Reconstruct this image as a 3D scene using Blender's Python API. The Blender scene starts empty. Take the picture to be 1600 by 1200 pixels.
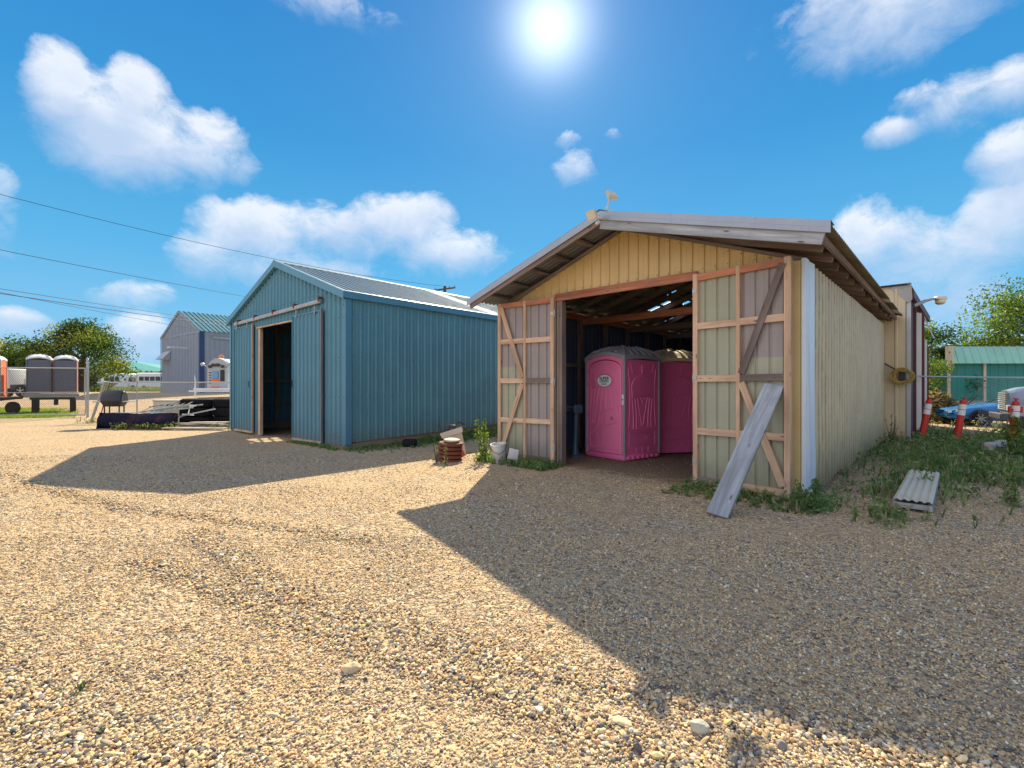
import bpy, bmesh, math, random
import numpy as np
from mathutils import Vector, Matrix, noise as mnoise
R = math.radians
random.seed(7)
sc = bpy.context.scene
C = sc.collection
F = 755.0 / 1600.0            # focal length over picture width
CAM_H = 1.55

# ------------------------------------------------------------------ camera
cd = bpy.data.cameras.new('camera')
cam = bpy.data.objects.new('camera', cd)
C.objects.link(cam)
cam.location = (0, 0, CAM_H)
cam.rotation_euler = (R(90), 0, 0)
cd.sensor_width = 36.0
cd.lens = 36.0 * F
cd.shift_y = 5.0 / 1600.0
cd.clip_start = 0.05
cd.clip_end = 6000
sc.camera = cam

# ------------------------------------------------------------------ light
SUN_EL, SUN_AZ = 38.3, 6.3      # degrees above horizon / right of straight ahead
SUN_E, SKY_S, EXPO = 5.0, 0.10, 1.08
ld = bpy.data.lights.new('sun', 'SUN')
ld.energy = SUN_E
ld.angle = R(0.53)
ld.color = (1.0, 0.86, 0.60)
sun = bpy.data.objects.new('sun', ld)
C.objects.link(sun)
sd = Vector((math.cos(R(SUN_EL)) * math.sin(R(SUN_AZ)), math.cos(R(SUN_EL)) * math.cos(R(SUN_AZ)), math.sin(R(SUN_EL))))
sun.rotation_euler = sd.to_track_quat('Z', 'Y').to_euler()
sun.location = (0, 0, 40)
sc.view_settings.view_transform = 'Standard'
sc.view_settings.look = 'None'
sc.view_settings.exposure = EXPO
sc.view_settings.gamma = 1
try:
    sc.view_settings.use_curve_mapping = False
except Exception:
    pass
sc.cycles.max_bounces = 8
sc.cycles.transparent_max_bounces = 12
sc.cycles.use_denoising = True

# ------------------------------------------------------------------ node helper
class NT:
    def __init__(s, tree):
        s.t = tree
        s.n = tree.nodes
        s.l = tree.links
    def node(s, typ, **kw):
        n = s.n.new(typ)
        for k, v in kw.items():
            setattr(n, k, v)
        return n
    def put(s, sock, v):
        if isinstance(v, bpy.types.NodeSocket):
            s.l.new(v, sock)
        elif isinstance(v, (tuple, list)):
            sock.default_value = tuple(v) if len(v) == len(sock.default_value) else tuple(v) + (1.0,)
        else:
            sock.default_value = v
    def math(s, op, a, b=0.0, c=0.0, clamp=False):
        n = s.node('ShaderNodeMath', operation=op, use_clamp=clamp)
        s.put(n.inputs[0], a); s.put(n.inputs[1], b); s.put(n.inputs[2], c)
        return n.outputs[0]
    def vmath(s, op, a, b=(0, 0, 0)):
        n = s.node('ShaderNodeVectorMath', operation=op)
        s.put(n.inputs[0], a); s.put(n.inputs[1], b)
        return n.outputs['Value'] if op in ('DOT_PRODUCT', 'LENGTH', 'DISTANCE') else n.outputs[0]
    def mix(s, f, a, b, blend='MIX'):
        n = s.node('ShaderNodeMix', data_type='RGBA', blend_type=blend)
        s.put(n.inputs[0], f); s.put(n.inputs[6], a); s.put(n.inputs[7], b)
        return n.outputs[2]
    def noise(s, vec, scale, detail=4, rough=0.55, dist=0.0):
        n = s.node('ShaderNodeTexNoise')
        if vec is not None: s.l.new(vec, n.inputs['Vector'])
        n.inputs['Scale'].default_value = scale
        n.inputs['Detail'].default_value = detail
        n.inputs['Roughness'].default_value = rough
        n.inputs['Distortion'].default_value = dist
        return n.outputs['Fac']
    def ramp(s, fac, stops, interp='LINEAR'):
        n = s.node('ShaderNodeValToRGB')
        n.color_ramp.interpolation = interp
        el = n.color_ramp.elements
        while len(el) < len(stops): el.new(0.5)
        for e, (p, c) in zip(el, stops):
            e.position = p
            e.color = tuple(c) + (1.0,) if len(c) == 3 else c
        s.put(n.inputs[0], fac)
        return n.outputs[0]
    def maprange(s, v, a, b, c=0.0, d=1.0, smooth=False):
        n = s.node('ShaderNodeMapRange', interpolation_type='SMOOTHSTEP' if smooth else 'LINEAR')
        s.put(n.inputs[0], v)
        n.inputs[1].default_value = a; n.inputs[2].default_value = b
        n.inputs[3].default_value = c; n.inputs[4].default_value = d
        return n.outputs[0]
    def mapping(s, vec, scale=(1, 1, 1), loc=(0, 0, 0)):
        n = s.node('ShaderNodeMapping')
        s.l.new(vec, n.inputs[0])
        n.inputs['Scale'].default_value = scale
        n.inputs['Location'].default_value = loc
        return n.outputs[0]
    def bump(s, h, strength=0.3, dist=0.01, nrm=None):
        n = s.node('ShaderNodeBump')
        n.inputs['Strength'].default_value = strength
        n.inputs['Distance'].default_value = dist
        s.l.new(h, n.inputs['Height'])
        if nrm is not None: s.l.new(nrm, n.inputs['Normal'])
        return n.outputs[0]

# ------------------------------------------------------------------ world: sky with drifting cumulus
w = bpy.data.worlds.new('World')
sc.world = w
w.use_nodes = True
w.node_tree.nodes.clear()
N = NT(w.node_tree)
sky = N.node('ShaderNodeTexSky', sky_type='NISHITA')
sky.sun_disc = False
sky.sun_elevation = R(SUN_EL)
sky.sun_rotation = R(SUN_AZ)
sky.air_density = 1.0
sky.dust_density = 0.2
sky.ozone_density = 3.0
sky.altitude = 500
tc = N.node('ShaderNodeTexCoord')
dirv = N.vmath('NORMALIZE', tc.outputs['Generated'])
sep = N.node('ShaderNodeSeparateXYZ'); N.l.new(dirv, sep.inputs[0])
el = N.math('ARCSINE', sep.outputs[2])
az = N.math('ARCTAN2', sep.outputs[0], sep.outputs[1])
n_big = N.noise(dirv, 6.0, 8, 0.62, 0.25)
n_fine = N.noise(N.mapping(dirv, (1, 1, 1.5), (3, 1, 2)), 17.0, 10, 0.66, 0.4)
def pd(px, py):
    x, z = (px - 800) / 755, (605 - py) / 755
    return math.atan(x), math.atan(z / math.hypot(1, x))
clouds = [ # centre in the photograph, half size, density
    (205, 215, 140, 72, 1.0), (95, 145, 55, 62, 1.0), (310, 245, 95, 42, .95), (215, 150, 52, 48, .95), (330, 215, 60, 40, .9),
    (400, 360, 100, 50, .95), (330, 400, 60, 45, .75), (630, 350, 80, 42, .85), (700, 395, 90, 36, .9), (520, 365, 100, 38, .7), (440, 420, 150, 36, .7),
    (200, 462, 70, 26, .6), (215, 520, 55, 42, .8), (898, 266, 40, 26, .62), (885, 219, 20, 11, .45), (958, 209, 15, 8, .3),
    (1400, 18, 200, 60, .75), (1300, 8, 110, 38, .55), (1400, 208, 48, 20, .7), (1500, 165, 90, 42, .7), (1575, 140, 60, 40, .75), (1450, 150, 50, 18, .5),
    (1575, 245, 62, 50, .85), (1570, 335, 75, 50, .9), (1350, 385, 90, 60, .7), (1450, 410, 160, 62, .6), (1540, 380, 90, 45, .8), (1450, 470, 220, 50, .45),
    (510, 8, 110, 22, .55), (20, 505, 60, 24, .5), (795, 462, 30, 9, .5), (1290, 352, 16, 10, .4), (1530, 540, 120, 40, .4), (60, 560, 200, 34, .45), (1700, 300, 140, 120, .8), (-160, 300, 200, 120, .8)]
mask = None; hs = None; hw_ = None
for (cx, cy, wx, wy, dn) in clouds:
    a0, e0 = pd(cx, cy)
    x = (cx - 800) / 755
    wa = wx / 755 / (1 + x * x)
    we = wy / 755 / math.sqrt(1 + x * x)
    da = N.math('MULTIPLY', N.math('SUBTRACT', az, a0), 1 / wa)
    de = N.math('MULTIPLY', N.math('SUBTRACT', el, e0), 1 / we)
    r2 = N.math('ADD', N.math('MULTIPLY', da, da), N.math('MULTIPLY', de, de))
    f = N.math('MULTIPLY', N.math('SUBTRACT', 1.0, N.math('MULTIPLY', r2, 0.62)), dn)
    mask = f if mask is None else N.math('SMOOTH_MAX', mask, f, 0.18)
    wt = N.math('POWER', N.math('MAXIMUM', N.math('ADD', f, 0.35), 0.0), 3.0)
    hs = N.math('MULTIPLY', de, wt) if hs is None else N.math('MULTIPLY_ADD', de, wt, hs)
    hw_ = wt if hw_ is None else N.math('ADD', hw_, wt)
m2 = N.math('ADD', N.math('MAXIMUM', mask, -0.4), N.math('MULTIPLY', N.math('SUBTRACT', n_big, 0.5), 1.7))
m2 = N.math('ADD', m2, N.math('MULTIPLY', N.math('SUBTRACT', n_fine, 0.5), 1.0))
hgt = N.math('DIVIDE', hs, N.math('MAXIMUM', hw_, 0.001))        # -1 at a cloud's base, +1 at its top
soft = N.maprange(hgt, -0.9, 0.6, 1.05, 0.42)
cov = N.math('MULTIPLY', N.math('SMOOTH_MAX', N.math('MINIMUM', N.math('DIVIDE', N.math('SUBTRACT', m2, 0.20), soft), 1.0), 0.0, 0.12), 0.86, clamp=True)
# body shade: thick low parts of each cloud are bluer
thick = N.maprange(N.math('ADD', m2, N.math('MULTIPLY', N.math('SUBTRACT', n_big, 0.5), 1.5)), 0.5, 1.35, 0, 1, True)
ccol = N.mix(thick, (0.66, 0.76, 0.92), (0.95, 0.96, 0.99))
lowf = N.math('MULTIPLY', N.maprange(N.noise(dirv, 6.5, 5, 0.5, 0.4), 0.42, 0.62, 0, 1, True), 0.65)
lowf = N.math('MULTIPLY', N.maprange(N.math('ADD', hgt, N.math('MULTIPLY', N.math('SUBTRACT', n_big, 0.5), -3.6)), 0.75, -0.50, 0, 1, True), 0.80)
ccol = N.mix(lowf, (0.88, 0.91, 0.97), (0.47, 0.60, 0.82))
# clear sky: physical sky, graded by the camera's blue
grad = N.ramp(N.maprange(el, -0.05, 0.75), [(0.0, (0.36, 0.62, 0.84)), (0.12, (0.25, 0.57, 0.83)), (0.35, (0.105, 0.45, 0.77)), (0.62, (0.042, 0.31, 0.67)), (1.0, (0.022, 0.21, 0.57))])
skyc = N.mix(0.90, N.vmath('MULTIPLY', sky.outputs[0], (0.055, 0.075, 0.10)), grad)
skyc = N.mix(cov, skyc, ccol)
# bright cloud bank added out of view, behind and left, as fill light
bk = N.vmath('DOT_PRODUCT', dirv, Vector((-.62, -.62, .48)).normalized()[:])
bk = N.maprange(N.math('ADD', bk, N.math('MULTIPLY', N.math('SUBTRACT', n_big, 0.5), 0.5)), 0.35, 0.72, 0, 1, True)
skyc = N.mix(bk, skyc, (0.95, 0.97, 1.12))
ga, ge = pd(858, 40)
gd = (math.cos(ge) * math.sin(ga), math.cos(ge) * math.cos(ga), math.sin(ge))
dp = N.vmath('DOT_PRODUCT', dirv, gd)
ang = N.math('ARCCOSINE', N.math('MINIMUM', dp, 0.999999))
glow = N.math('MULTIPLY', N.math('EXPONENT', N.math('MULTIPLY', N.math('POWER', N.math('DIVIDE', ang, 0.062), 2.0), -1.0)), 0.72)
halo = N.math('MULTIPLY', N.math('EXPONENT', N.math('MULTIPLY', N.math('DIVIDE', ang, 0.12), -1.0)), 0.22)
gl = N.math('ADD', glow, halo)
cmb = N.node('ShaderNodeCombineXYZ')
for i in range(3): N.l.new(gl, cmb.inputs[i])
skyc = N.vmath('ADD', skyc, N.vmath('MULTIPLY', cmb.outputs[0], (1.0, 0.98, 0.90)))
bg = N.node('ShaderNodeBackground')
N.l.new(skyc, bg.inputs[0])
bg.inputs[1].default_value = SKY_S * 5.2
wo = N.node('ShaderNodeOutputWorld')
N.l.new(bg.outputs[0], wo.inputs[0])

# ------------------------------------------------------------------ materials
def newmat(name):
    m = bpy.data.materials.new(name)
    m.use_nodes = True
    m.node_tree.nodes.clear()
    n = NT(m.node_tree)
    b = n.node('ShaderNodeBsdfPrincipled')
    o = n.node('ShaderNodeOutputMaterial')
    n.l.new(b.outputs[0], o.inputs[0])
    return m, n, b
def paint(name, col, rough=0.5, metal=0.0, var=0.12, dirt=0.25, dirtcol=(0.16, 0.12, 0.08), bump=0.0, dirtscale=2.2, low=0.0, spec=0.5, streak=0.2):
    m, n, b = newmat(name)
    tc = n.node('ShaderNodeTexCoord'); oc = tc.outputs['Object']
    v = n.noise(oc, 1.3, 5, 0.6)
    col2 = tuple(c * (1 - var) for c in col); col1 = tuple(min(1, c * (1 + var)) for c in col)
    base = n.mix(n.maprange(v, 0.3, 0.7), col2, col1)
    st = n.noise(n.mapping(oc, (9, 9, 0.35)), 2.0, 6, 0.7)
    d = n.maprange(st, 0.52, 0.80, 0, streak)
    d2 = n.maprange(n.noise(oc, dirtscale * 3, 8, 0.75), 0.55, 0.85, 0, dirt)
    base = n.mix(n.math('MAXIMUM', d, d2), base, dirtcol)
    if low > 0:   # splash-back mud close to the ground
        sx = n.node('ShaderNodeSeparateXYZ'); n.l.new(oc, sx.inputs[0])
        hz = n.math('ADD', sx.outputs[2], n.math('MULTIPLY', n.noise(oc, 4, 5), -0.5))
        base = n.mix(n.maprange(hz, -0.15, low, 0.6, 0), base, dirtcol)
    n.l.new(base, b.inputs['Base Color'])
    rr = n.maprange(n.noise(oc, 5, 5, 0.7), 0.3, 0.7, max(0.05, rough - 0.08), min(1, rough + 0.12))
    n.l.new(rr, b.inputs['Roughness'])
    b.inputs['Metallic'].default_value = metal
    b.inputs['Specular IOR Level'].default_value = spec
    h = n.noise(oc, 3.5 if bump < 0.2 else 30, 3, 0.5)
    n.l.new(n.bump(h, 0.25 + bump, 0.006 if bump < 0.2 else 0.01), b.inputs['Normal'])
    return m
def wood(name, a, c, dark, rough=0.75):
    m, n, b = newmat(name)
    uv = n.node('ShaderNodeUVMap').outputs[0]
    g = n.noise(n.mapping(uv, (1.6, 30, 1)), 1.0, 7, 0.65, 0.6)
    g2 = n.noise(n.mapping(uv, (0.5, 6, 1)), 1.0, 3, 0.5)
    base = n.mix(n.maprange(g, 0.35, 0.68), a, c)
    base = n.mix(n.maprange(g2, 0.40, 0.72, 0, 0.8), base, dark)
    g3 = n.noise(n.node('ShaderNodeTexCoord').outputs['Object'], 2.2, 4, 0.6)
    base = n.mix(n.maprange(g3, 0.48, 0.72, 0, 0.5), base, tuple(0.55 * x + 0.12 for x in dark))
    v = n.node('ShaderNodeTexVoronoi'); v.inputs['Scale'].default_value = 1.0
    n.l.new(n.mapping(uv, (2.4, 9, 1)), v.inputs['Vector'])
    base = n.mix(n.maprange(v.outputs['Distance'], 0.05, 0.14, 0.85, 0), base, (0.06, 0.03, 0.015))
    crack = n.maprange(n.noise(n.mapping(uv, (0.8, 45, 1), (5, 3, 0)), 1.0, 3, 0.5), 0.66, 0.72, 0, 0.7)
    base = n.mix(crack, base, (0.05, 0.035, 0.03))
    n.l.new(base, b.inputs['Base Color'])
    b.inputs['Roughness'].default_value = rough
    b.inputs['Specular IOR Level'].default_value = 0.25
    n.l.new(n.bump(g, 0.5, 0.004), b.inputs['Normal'])
    return m
def flat(name, col, rough=0.5, metal=0.0, trans=0.0):
    return paint(name, col, rough, metal, 0.06, 0.08, streak=0.05)
def leafmat(name):
    m, n, b = newmat(name)
    at = n.node('ShaderNodeAttribute', attribute_name='col')
    n.l.new(at.outputs[0], b.inputs['Base Color'])
    b.inputs['Roughness'].default_value = 0.55
    b.inputs['Specular IOR Level'].default_value = 0.35
    tr = n.node('ShaderNodeBsdfTranslucent')
    n.l.new(n.mix(1.0, at.outputs[0], (1.35, 1.45, 0.5), 'MULTIPLY'), tr.inputs[0])
    mx = n.node('ShaderNodeMixShader'); mx.inputs[0].default_value = 0.40
    n.l.new(b.outputs[0], mx.inputs[1]); n.l.new(tr.outputs[0], mx.inputs[2])
    n.l.new(mx.outputs[0], [x for x in n.n if x.type == 'OUTPUT_MATERIAL'][0].inputs[0])
    return m
M = {}
M['blue_siding'] = paint('blue_siding', (0.085, 0.235, 0.30), 0.36, 0.1, 0.08, 0.12, (0.16, 0.17, 0.16), low=0.35, streak=0.12)
M['blue_siding2'] = paint('blue_siding_side', (0.11, 0.27, 0.315), 0.40, 0.1, 0.10, 0.20, (0.20, 0.21, 0.15), low=0.45, streak=0.3)
def trough_shade(m, pitch, crest, amount, dirt):  # darkens wave troughs: rib shade painted into the colour, with some dirt
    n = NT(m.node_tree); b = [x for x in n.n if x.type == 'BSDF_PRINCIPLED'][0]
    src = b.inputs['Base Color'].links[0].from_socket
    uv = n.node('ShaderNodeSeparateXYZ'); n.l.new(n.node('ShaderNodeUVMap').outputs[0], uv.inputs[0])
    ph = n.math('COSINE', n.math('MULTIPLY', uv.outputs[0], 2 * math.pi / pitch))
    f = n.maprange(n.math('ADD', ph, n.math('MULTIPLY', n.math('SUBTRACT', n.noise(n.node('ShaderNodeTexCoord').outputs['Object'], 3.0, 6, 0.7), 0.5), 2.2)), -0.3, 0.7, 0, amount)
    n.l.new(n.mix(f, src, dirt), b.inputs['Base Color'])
M['blue_trim'] = paint('blue_trim', (0.09, 0.245, 0.33), 0.35, 0.1, 0.05, 0.08)
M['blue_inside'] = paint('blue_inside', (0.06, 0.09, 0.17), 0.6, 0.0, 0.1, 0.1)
M['blue_roof'] = paint('blue_roof', (0.15, 0.235, 0.29), 0.58, 0.0, 0.08, 0.2, spec=0.12)
M['teal_roof'] = paint('teal_roof', (0.055, 0.175, 0.235), 0.6, 0.0, 0.08, 0.15, spec=0.12)
M['skylight'] = paint('skylight_sheet', (0.72, 0.74, 0.70), 0.6, 0.0, 0.05, 0.1, spec=0.2)
M['yellow'] = paint('yellow_siding', (0.62, 0.455, 0.20), 0.5, 0.0, 0.10, 0.22, (0.22, 0.16, 0.07), streak=0.25)
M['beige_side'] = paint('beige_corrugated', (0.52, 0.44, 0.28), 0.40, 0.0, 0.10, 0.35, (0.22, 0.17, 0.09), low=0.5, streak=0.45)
trough_shade(M['beige_side'], 0.25, 0.5, 0.80, (0.17, 0.13, 0.075))
M['beige_wall'] = paint('beige_wall', (0.58, 0.48, 0.31), 0.5, 0.0, 0.08, 0.3, (0.25, 0.2, 0.12), low=0.4, streak=0.4)
M['door_green'] = paint('door_green', (0.345, 0.355, 0.255), 0.5, 0.0, 0.08, 0.2, (0.15, 0.14, 0.09), low=0.3)
M['door_mauve'] = paint('door_mauve', (0.30, 0.265, 0.25), 0.5, 0.0, 0.08, 0.2, (0.12, 0.10, 0.09), low=0.3)
M['white_trim'] = paint('white_trim', (0.66, 0.74, 0.82), 0.4, 0.1, 0.06, 0.15)
M['roof_metal'] = paint('roof_metal', (0.20, 0.21, 0.235), 0.42, 0.5, 0.12, 0.3, (0.12, 0.08, 0.05))
M['roof_edge'] = paint('roof_edge', (0.33, 0.38, 0.45), 0.38, 0.4, 0.06, 0.1)
M['old_sheet'] = paint('old_sheet', (0.21, 0.175, 0.12), 0.6, 0.1, 0.25, 0.5, (0.10, 0.05, 0.03))
M['galv'] = paint('galvanised', (0.42, 0.44, 0.45), 0.42, 0.7, 0.10, 0.15)
M['galv_dull'] = paint('galvanised_dull', (0.36, 0.36, 0.34), 0.55, 0.4, 0.10, 0.2)
M['steel_dark'] = paint('steel_dark', (0.045, 0.04, 0.04), 0.55, 0.4, 0.2, 0.3, (0.10, 0.05, 0.03))
M['rust'] = paint('rust', (0.17, 0.055, 0.028), 0.85, 0.1, 0.35, 0.6, (0.03, 0.03, 0.06))
M['blade'] = paint('blade_steel', (0.010, 0.012, 0.03), 0.8, 0.0, 0.3, 0.95, (0.17, 0.045, 0.020), dirtscale=0.45, streak=0.3, spec=0.15)
M['black_rubber'] = paint('black_rubber', (0.016, 0.016, 0.019), 0.8, 0.0, 0.2, 0.2, (0.06, 0.055, 0.05), spec=0.15)
M['black_gloss'] = paint('black_gloss', (0.02, 0.02, 0.022), 0.3, 0.0, 0.1, 0.2)
M['glass'] = flat('dark_glass', (0.015, 0.02, 0.025), 0.08)
M['sky_glass'] = flat('blue_glass', (0.10, 0.30, 0.50), 0.1)
M['white_paint'] = paint('white_paint', (0.74, 0.75, 0.74), 0.4, 0.0, 0.05, 0.12)
M['grey_paint'] = paint('grey_paint', (0.40, 0.42, 0.43), 0.45, 0.0, 0.05, 0.15)
M['grey_siding'] = paint('grey_siding', (0.29, 0.335, 0.40), 0.45, 0.0, 0.06, 0.12)
M['navy'] = paint('navy_trim', (0.02, 0.055, 0.16), 0.45, 0.0, 0.05, 0.08)
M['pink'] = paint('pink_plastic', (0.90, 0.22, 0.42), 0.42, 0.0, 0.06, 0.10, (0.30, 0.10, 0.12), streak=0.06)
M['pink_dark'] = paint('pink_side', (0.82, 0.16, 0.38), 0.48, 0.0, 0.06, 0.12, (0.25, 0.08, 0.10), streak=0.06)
M['plastic_grey'] = paint('plastic_grey', (0.30, 0.30, 0.35), 0.5, 0.0, 0.05, 0.12)
M['plastic_tan'] = paint('plastic_tan', (0.68, 0.60, 0.44), 0.5, 0.0, 0.05, 0.15)
M['plastic_dgrey'] = paint('plastic_dark_grey', (0.13, 0.135, 0.165), 0.5, 0.0, 0.05, 0.12)
M['orange'] = paint('orange', (0.80, 0.16, 0.04), 0.5, 0.0, 0.06, 0.12)
M['red_plastic'] = paint('red_plastic', (0.55, 0.03, 0.02), 0.5, 0.0, 0.08, 0.2)
M['amber'] = flat('amber', (0.9, 0.25, 0.04), 0.3)
M['concrete'] = paint('concrete', (0.36, 0.31, 0.25), 0.9, 0.0, 0.15, 0.3, (0.15, 0.11, 0.08), bump=0.3)
M['sill_wood'] = paint('sill_mud', (0.30, 0.20, 0.12), 0.9, 0.0, 0.2, 0.3, (0.12, 0.08, 0.05), bump=0.3)
M['wood_pink'] = wood('wood_fresh', (0.60, 0.39, 0.25), (0.78, 0.57, 0.40), (0.34, 0.20, 0.12))
M['wood_red'] = wood('wood_red', (0.46, 0.17, 0.09), (0.64, 0.29, 0.17), (0.16, 0.05, 0.03))
M['wood_brown'] = wood('wood_brown', (0.20, 0.15, 0.13), (0.32, 0.26, 0.23), (0.09, 0.065, 0.055))
M['wood_grey'] = wood('wood_grey', (0.29, 0.31, 0.33), (0.48, 0.52, 0.56), (0.17, 0.17, 0.17))
M['wood_pale'] = wood('wood_pale', (0.55, 0.46, 0.34), (0.70, 0.62, 0.50), (0.35, 0.28, 0.2))
M['green_wall'] = paint('green_wall', (0.015, 0.20, 0.17), 0.5, 0.0, 0.08, 0.15)
M['green_roof'] = paint('green_roof', (0.30, 0.58, 0.47), 0.45, 0.1, 0.10, 0.45, (0.42, 0.22, 0.16), dirtscale=0.5)
M['far_roof'] = paint('far_green_roof', (0.10, 0.33, 0.29), 0.5, 0.0, 0.05, 0.05)
M['car_blue'] = paint('car_blue', (0.01, 0.17, 0.46), 0.22, 0.3, 0.05, 0.08)
M['silver'] = paint('silver_blue', (0.26, 0.33, 0.44), 0.28, 0.35, 0.05, 0.08)
M['red_post'] = paint('red_post', (0.11, 0.025, 0.022), 0.5, 0.0, 0.1, 0.2)
M['rope'] = paint('yellow_rope', (0.38, 0.27, 0.06), 0.8, 0.0, 0.2, 0.3)
M['stone_tan'] = paint('stone_tan', (0.62, 0.46, 0.28), 0.85, 0.0, 0.12, 0.2, bump=0.3)
M['stone_grey'] = paint('stone_grey', (0.42, 0.41, 0.33), 0.85, 0.0, 0.15, 0.2, bump=0.3)
M['bark'] = paint('bark', (0.10, 0.075, 0.055), 0.9, 0.0, 0.2, 0.3, bump=0.3)
M['cream'] = paint('cream_plastic', (0.62, 0.56, 0.44), 0.5, 0.0, 0.08, 0.25)
M['white_plastic'] = paint('white_plastic', (0.78, 0.78, 0.76), 0.45, 0.0, 0.06, 0.25, low=0.3)
M['tin'] = paint('tin_fawn', (0.52, 0.46, 0.36), 0.45, 0.1, 0.1, 0.4)
M['old_panel'] = paint('old_panel', (0.60, 0.53, 0.40), 0.6, 0.0, 0.12, 0.55, (0.10, 0.11, 0.08), dirtscale=1.2)
M['leaf'] = leafmat('leaf')
M['ink'] = flat('ink', (0.02, 0.02, 0.03), 0.6)
M['ink_teal'] = flat('ink_teal', (0.03, 0.14, 0.14), 0.6)
M['sticker'] = flat('sticker', (0.88, 0.90, 0.90), 0.4)
M['stand_blue'] = paint('stand_blue', (0.05, 0.11, 0.16), 0.45, 0.3, 0.15, 0.3)

# ------------------------------------------------------------------ mesh builder
class MB:
    def __init__(s):
        s.v = []; s.f = []; s.m = []; s.uv = []; s.col = None
    def face(s, idx, mat=0, uv=None):
        s.f.append(tuple(idx)); s.m.append(mat)
        s.uv.append(uv if uv else [(s.v[i][0] + s.v[i][1] * .3, s.v[i][2] + s.v[i][1] * .1) for i in idx])
    def quad(s, a, b, c, d, mat=0, uv=None):
        n = len(s.v); s.v += [tuple(a), tuple(b), tuple(c), tuple(d)]
        s.face((n, n + 1, n + 2, n + 3), mat, uv)
    def beam(s, p0, p1, wd, ht, up=(0, 0, 1), mat=0, roll=0.0):
        """rectangular board from p0 to p1; wd across, ht along 'up'"""
        p0 = Vector(p0); p1 = Vector(p1)
        d = (p1 - p0); L = d.length
        if L < 1e-6: return
        d /= L
        upv = Vector(up)
        if abs(d.dot(upv)) > 0.99: upv = Vector((0, 1, 0)) if abs(d.y) < 0.9 else Vector((1, 0, 0))
        sx = d.cross(upv).normalized(); uz = sx.cross(d).normalized()
        if roll:
            q = Matrix.Rotation(roll, 3, d); sx = q @ sx; uz = q @ uz
        ou, ov = random.random() * 40, random.random() * 40
        n = len(s.v)
        for p in (p0, p1):
            for a, b in ((-1, -1), (1, -1), (1, 1), (-1, 1)):
                s.v.append(tuple(p + sx * a * wd / 2 + uz * b * ht / 2))
        cr = [0, wd, wd + ht, 2 * wd + ht, 2 * (wd + ht)]
        for i in range(4):
            j = (i + 1) % 4
            s.face((n + i, n + j, n + 4 + j, n + 4 + i), mat,
                   [(ou, ov + cr[i]), (ou, ov + cr[i + 1]), (ou + L, ov + cr[i + 1]), (ou + L, ov + cr[i])])
        s.face((n + 3, n + 2, n + 1, n), mat, [(ou, ov), (ou + .01, ov + wd), (ou + .02, ov + wd), (ou + .02, ov)])
        s.face((n + 4, n + 5, n + 6, n + 7), mat, [(ou, ov), (ou + .01, ov + wd), (ou + .02, ov + wd), (ou + .02, ov)])
    def box(s, lo, hi, mat=0):
        x0, y0, z0 = lo; x1, y1, z1 = hi
        dx, dy, dz = x1 - x0, y1 - y0, z1 - z0
        cx, cy, cz = (x0 + x1) / 2, (y0 + y1) / 2, (z0 + z1) / 2
        if dz >= dx and dz >= dy: s.beam((cx, cy, z0), (cx, cy, z1), dx, dy, (0, 1, 0), mat)
        elif dx >= dy: s.beam((x0, cy, cz), (x1, cy, cz), dy, dz, (0, 0, 1), mat)
        else: s.beam((cx, y0, cz), (cx, y1, cz), dx, dz, (0, 0, 1), mat)
    def tube(s, pts, r, n=8, mat=0, cap=True):
        pts = [Vector(p) for p in pts]
        rs = r if isinstance(r, (list, tuple)) else [r] * len(pts)
        base = len(s.v); ref = None
        for i, p in enumerate(pts):
            d = (pts[min(i + 1, len(pts) - 1)] - pts[max(i - 1, 0)]).normalized()
            if ref is None:
                ref = Vector((0, 0, 1)) if abs(d.z) < 0.9 else Vector((1, 0, 0))
            sx = d.cross(ref)
            if sx.length < 1e-4: sx = d.cross(Vector((0, 1, 0.3)))
            sx.normalize(); uz = sx.cross(d).normalized(); ref = uz
            for k in range(n):
                a = 2 * math.pi * k / n
                s.v.append(tuple(p + (sx * math.cos(a) + uz * math.sin(a)) * rs[i]))
        for i in range(len(pts) - 1):
            for k in range(n):
                k2 = (k + 1) % n
                s.face((base + i * n + k, base + i * n + k2, base + (i + 1) * n + k2, base + (i + 1) * n + k), mat)
        if cap:
            s.face([base + k for k in range(n)][::-1], mat)
            s.face([base + (len(pts) - 1) * n + k for k in range(n)], mat)
    def lathe(s, prof, centre=(0, 0, 0), axis='z', n=24, mat=0, sx=1.0):
        """prof: list of (radius, height)"""
        c = Vector(centre); base = len(s.v)
        for (r, h) in prof:
            for k in range(n):
                a = 2 * math.pi * k / n
                x, y = r * math.cos(a), r * math.sin(a) * sx
                p = {'z': (x, y, h), 'y': (x, h, y), 'x': (h, x, y)}[axis]
                s.v.append(tuple(c + Vector(p)))
        for i in range(len(prof) - 1):
            for k in range(n):
                k2 = (k + 1) % n
                s.face((base + i * n + k, base + i * n + k2, base + (i + 1) * n + k2, base + (i + 1) * n + k), mat)
        s.face([base + k for k in range(n)][::-1], mat)
        s.face([base + (len(prof) - 1) * n + k for k in range(n)], mat)
    def rbox(s, lo, hi, bev=0.03, seg=2, mat=0, taper=None, mtx=None):
        bm = bmesh.new()
        bmesh.ops.create_cube(bm, size=1)
        c = [(a + b) / 2 for a, b in zip(lo, hi)]; d = [b - a for a, b in zip(lo, hi)]
        for v in bm.verts:
            t = taper if (taper and v.co.z > 0) else (1, 1)
            v.co = Vector((c[0] + v.co.x * d[0] * t[0], c[1] + v.co.y * d[1] * t[1], c[2] + v.co.z * d[2]))
        bmesh.ops.bevel(bm, geom=bm.edges[:], offset=bev, segments=seg, affect='EDGES', profile=0.5)
        if mtx: bmesh.ops.transform(bm, matrix=mtx, verts=bm.verts[:])
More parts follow.
